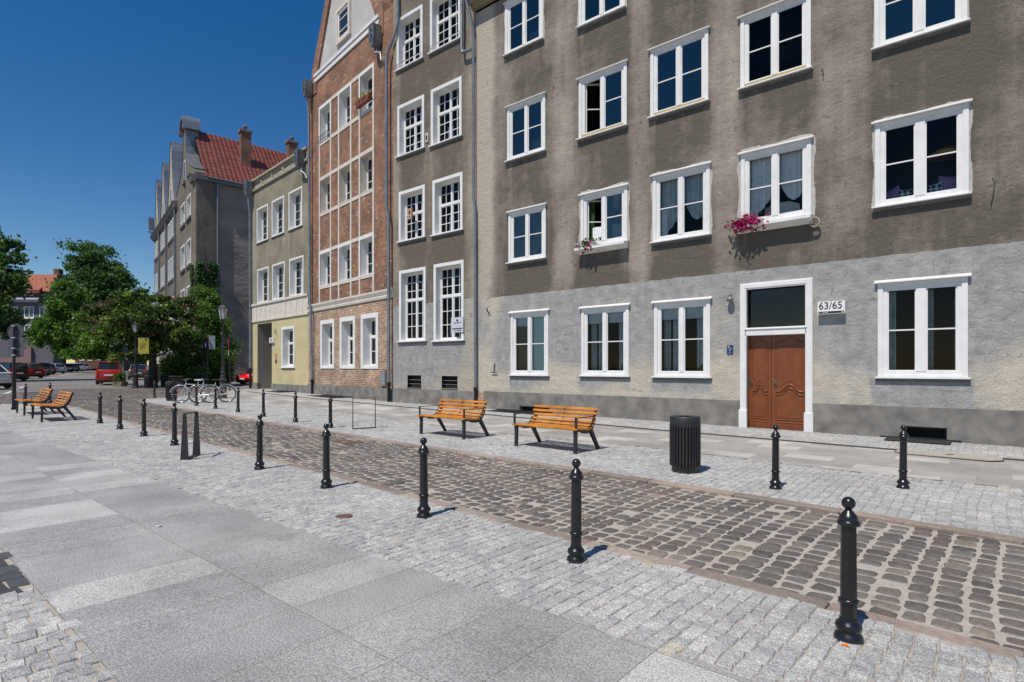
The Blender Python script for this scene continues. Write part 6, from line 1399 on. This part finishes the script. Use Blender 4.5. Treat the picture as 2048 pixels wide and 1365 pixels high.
# ================================================================ trees and ivy
LF = {'dark': leaf_mat('dark_green_leaf', [(0, (.028, .07, .028)), (.5, (.06, .13, .042)), (1, (.11, .20, .055))], .3),
      'mid': leaf_mat('mid_green_leaf', [(0, (.035, .09, .02)), (.5, (.09, .18, .03)), (1, (.18, .30, .05))], .35),
      'lime': leaf_mat('lime_leaf', [(0, (.06, .12, .018)), (.5, (.14, .24, .03)), (1, (.24, .36, .055))], .4),
      'thorn': leaf_mat('thorn_leaf', [(0, (.022, .045, .015)), (.5, (.045, .08, .022)), (.7, (.12, .18, .03)), (1, (.26, .36, .07))], .3),
      'pink': leaf_mat('faded_pink_blossom', [(0, (.20, .06, .06)), (1, (.34, .14, .13))], .3)}
def tree(label, base, H_, crown, m, leaf, n, trunk_r=.25, trunk_h=2.5, lump=1.3, nc=90, extra=None, lean=0, name='tree', flat=.8):
    """crown: list of ellipsoids (dx,dy,dz,rx,ry,rz) relative to base"""
    t = thing(name, label, 'tree', tuple(base), 0, 'street trees')
    ctrs = []; wts = np.array([c[3] * c[4] * c[5] for c in crown]) ** .7; wts /= wts.sum()
    for _ in range(nc):
        c = crown[rng.choice(len(crown), p=wts)]; d = rng.normal(size=3); d /= np.linalg.norm(d); rr = rng.uniform(.35, 1.0) ** .45
        ctrs.append((c[0] + d[0] * c[3] * rr, c[1] + d[1] * c[4] * rr, c[2] + d[2] * c[5] * rr))
    ctrs = np.array(ctrs); sz = rng.uniform(.45, 1.2, nc) * lump * .78; tone = rng.normal(.5, .2, nc)
    idx = rng.integers(0, nc, n); off = rng.normal(size=(n, 3)); off /= np.linalg.norm(off, axis=1)[:, None]; off *= (rng.random(n) ** .45)[:, None] * sz[idx][:, None]; off[:, 2] *= flat; stray = rng.random(n) < .16; off[stray] *= 1.75
    P = ctrs[idx] + off; lowz = 2.3 if H_ > 8 else .9; P[:, 2] = np.where(P[:, 2] < lowz, lowz + rng.random(n) * 1.2, P[:, 2]); tn = np.clip(tone[idx] + rng.normal(0, .18, n), 0, 1)
    leafcloud('crown', m, t, P, leaf, tn)
    k = MB(); th = trunk_h; k.tube([(0, 0, -.2), (.05, 0, th * .5), (lean * .5, 0, th)], [trunk_r * 1.25, trunk_r, trunk_r * .8], 10)
    for i in range(min(22, nc)):
        c = ctrs[i * (nc // min(22, nc))]; s0 = Vector((lean * .5, 0, th * rng.uniform(.8, 1))); e = s0.lerp(Vector(c), .72); md = s0.lerp(e, .5) + Vector((0, 0, .08 * (e - s0).length)); k.tube([s0, md, e], [trunk_r * .3, trunk_r * .16, .02], 5)
    k.build('trunk', BARK, t); return t
def at(u_, v_, dep):   # world point seen at pixel (u,v), at the given distance along the view axis
    r = ray(u_, v_); return Vector((0, 0, H)) + r * dep
def base_at(u_, dep):
    r = ray(u_, 735); x, y = r.x * dep, r.y * dep; return Vector((x, y, gz(x)))
def crown_from(base, lst):
    o = []
    for (u_, v_, dep, ru, rv, rd) in lst:
        p = at(u_, v_, dep) - base; o.append((p.x, p.y, p.z, ru * dep / F, rd, rv * dep / F))
    return o
bs_ = base_at(-35, 50)
tree('big dark leafy tree at the left frame edge over the parked cars', bs_, 14, crown_from(bs_, [(-40, 560, 50, 60, 60, 3), (-20, 520, 52, 44, 50, 3), (-50, 640, 50, 66, 45, 3), (-10, 640, 50, 28, 34, 2), (-50, 480, 52, 40, 40, 2)]), LF['dark'], .20, 22000, .35, 3, 1.0, 150)
b_ = base_at(205, 125)
tree('tall dark green tree rising behind the others in the street', b_, 18, crown_from(b_, [(175, 575, 125, 52, 55, 4.5), (165, 512, 125, 26, 30, 3), (220, 560, 125, 42, 40, 4), (205, 630, 125, 62, 55, 5), (140, 620, 125, 30, 50, 4), (255, 610, 125, 32, 40, 4), (210, 515, 125, 22, 18, 3)]), LF['dark'], .33, 40000, .4, 5, 2.4, 260, flat=.55)
b_ = base_at(128, 102)
tree('bright green maple standing behind the row of parked cars', b_, 12, crown_from(b_, [(122, 662, 101, 42, 32, 3.5), (135, 600, 101, 28, 40, 3), (95, 672, 101, 28, 24, 2.5), (150, 690, 101, 34, 32, 3), (185, 660, 101, 30, 45, 3)]), LF['mid'], .26, 28000, .3, 3, 1.55, 160)
b_ = base_at(215, 88); tree('smaller leafy tree just behind the red high roofed car', b_, 9, crown_from(b_, [(205, 690, 88, 38, 38, 2.5), (170, 710, 88, 22, 22, 2), (235, 680, 88, 26, 30, 2)]), LF['mid'], .22, 16000, .22, 2, 1.35, 90)
b_ = base_at(305, 39.5)
tt_ = tree('spreading hawthorn with dark trunk and pale climbing leaves beside the banner lamp', b_, 7.5, crown_from(b_, [(285, 655, 39, 66, 40, 2.6), (245, 640, 40, 52, 32, 2.2), (330, 640, 39, 52, 36, 2.4), (290, 610, 40, 50, 24, 2.0), (350, 690, 39, 26, 26, 1.4), (265, 700, 38, 34, 28, 1.4), (360, 610, 40, 24, 14, 1.2), (205, 625, 40, 26, 12, 1.2)]), LF['thorn'], .105, 38000, .26, 2.2, .55, 240, flat=.6)
P = []
for (u_, v_, n) in ((190, 640, 60), (200, 612, 45), (215, 600, 45), (185, 662, 35), (205, 650, 40), (322, 645, 50), (310, 668, 35), (368, 590, 35), (372, 612, 30), (345, 600, 25)):
    c = at(u_, v_, 37.2) - b_
    d = np.array([c_, s_, rng.uniform(-.2, .35)])
    for _ in range(n // 2): q = np.array(c) + d * rng.normal(0, .35) + rng.normal(0, .06, 3); P.append(q)
leafcloud('blossom', LF['pink'], tt_, np.array(P), .07)
# ivy bush and the ivy climbing the dark wall corner
b_ = G(405, 773)
t = thing('ivy_bush', 'dense ivy and bush heap climbing the corner of the dark side wall', 'bush', tuple(b_), 0)
n = 34000; el = crown_from(b_, [(405, 650, 43.5, 34, 40, 1.6), (390, 700, 42.5, 34, 40, 1.6), (425, 690, 43, 22, 55, 1.4), (400, 745, 42, 40, 26, 1.6), (430, 740, 43, 20, 26, 1.0), (408, 605, 45, 16, 18, .8), (370, 735, 42, 22, 26, 1.2)])
P = []; T = []
for _ in range(150):
    c = el[rng.choice(len(el))]; d = rng.normal(size=3); d /= np.linalg.norm(d); ctr = np.array([c[0] + d[0] * c[3], c[1] + d[1] * c[4], c[2] + d[2] * c[5]]); q = ctr + rng.normal(0, .26, (n // 150, 3)); P.append(q); T.append(np.clip(rng.normal(.5, .2) + rng.normal(0, .15, n // 150), 0, 1))
P = np.concatenate(P); T = np.concatenate(T); P[:, 2] = np.maximum(P[:, 2], .02); leafcloud('leaves', LF['mid'], t, P, .095, T)
k = MB()
for i in range(9): a = el[i % len(el)]; k.tube([(rng.normal(0, .2), rng.normal(0, .2), -.1), (a[0] * .4, a[1] * .4, a[2] * .5), (a[0], a[1], a[2])], [.07, .05, .02], 6)
k.build('stems', BARK, t)
wp = FR.W(0, 0, 0); sdir = Vector((cos(R(84)), sin(R(84)), 0))
P = []
for _ in range(7000):
    s = rng.uniform(.0, 1.9) * rng.uniform(.6, 1); z = rng.uniform(6.3, 10.6); 
    if vnoise(np.array([s * 1.4]), np.array([z * 1.1]), 44, 1.0)[0] < .12: continue
    q = wp + sdir * s + Vector((.12 + abs(rng.normal(0, .12)), 0, z)); P.append(tuple(q - wp))
for _ in range(900): q = Vector((rng.uniform(-.5, .0), -.12 - abs(rng.normal(0, .08)), rng.uniform(6.5, 10.3))); P.append(tuple(q))
t = thing('wall_ivy', 'patch of ivy around the downpipe high on the dark side wall corner', 'ivy', tuple(wp)); leafcloud('leaves', LF['dark'], t, np.array(P), .11)
k = MB(); k.tube([(.14, .9, 3), (.16, 1.0, 7), (.14, .8, 10)], .03, 6); k.build('stems', BARK, t)
# small litter on the paving
p = G(317, 1054); k = MB(); k.add([(-.03, -.012, .004), (.02, -.02, .006), (.035, .01, .02), (-.01, .022, .012)], [(0, 1, 2, 3)]); o = k.build('paper_scrap', SIGNW); o.location = p; tag(o, 'tiny white paper scrap on the granite slabs', 'litter')
p = G(1690, 1293); k = MB(); k.add([(-.018, -.01, .006), (.02, -.012, .008), (.016, .012, .012), (-.014, .01, .008)], [(0, 1, 2, 3)]); o = k.build('orange_peel', ORG); o.location = p; tag(o, 'tiny orange scrap at the foot of the nearest bollard', 'litter')
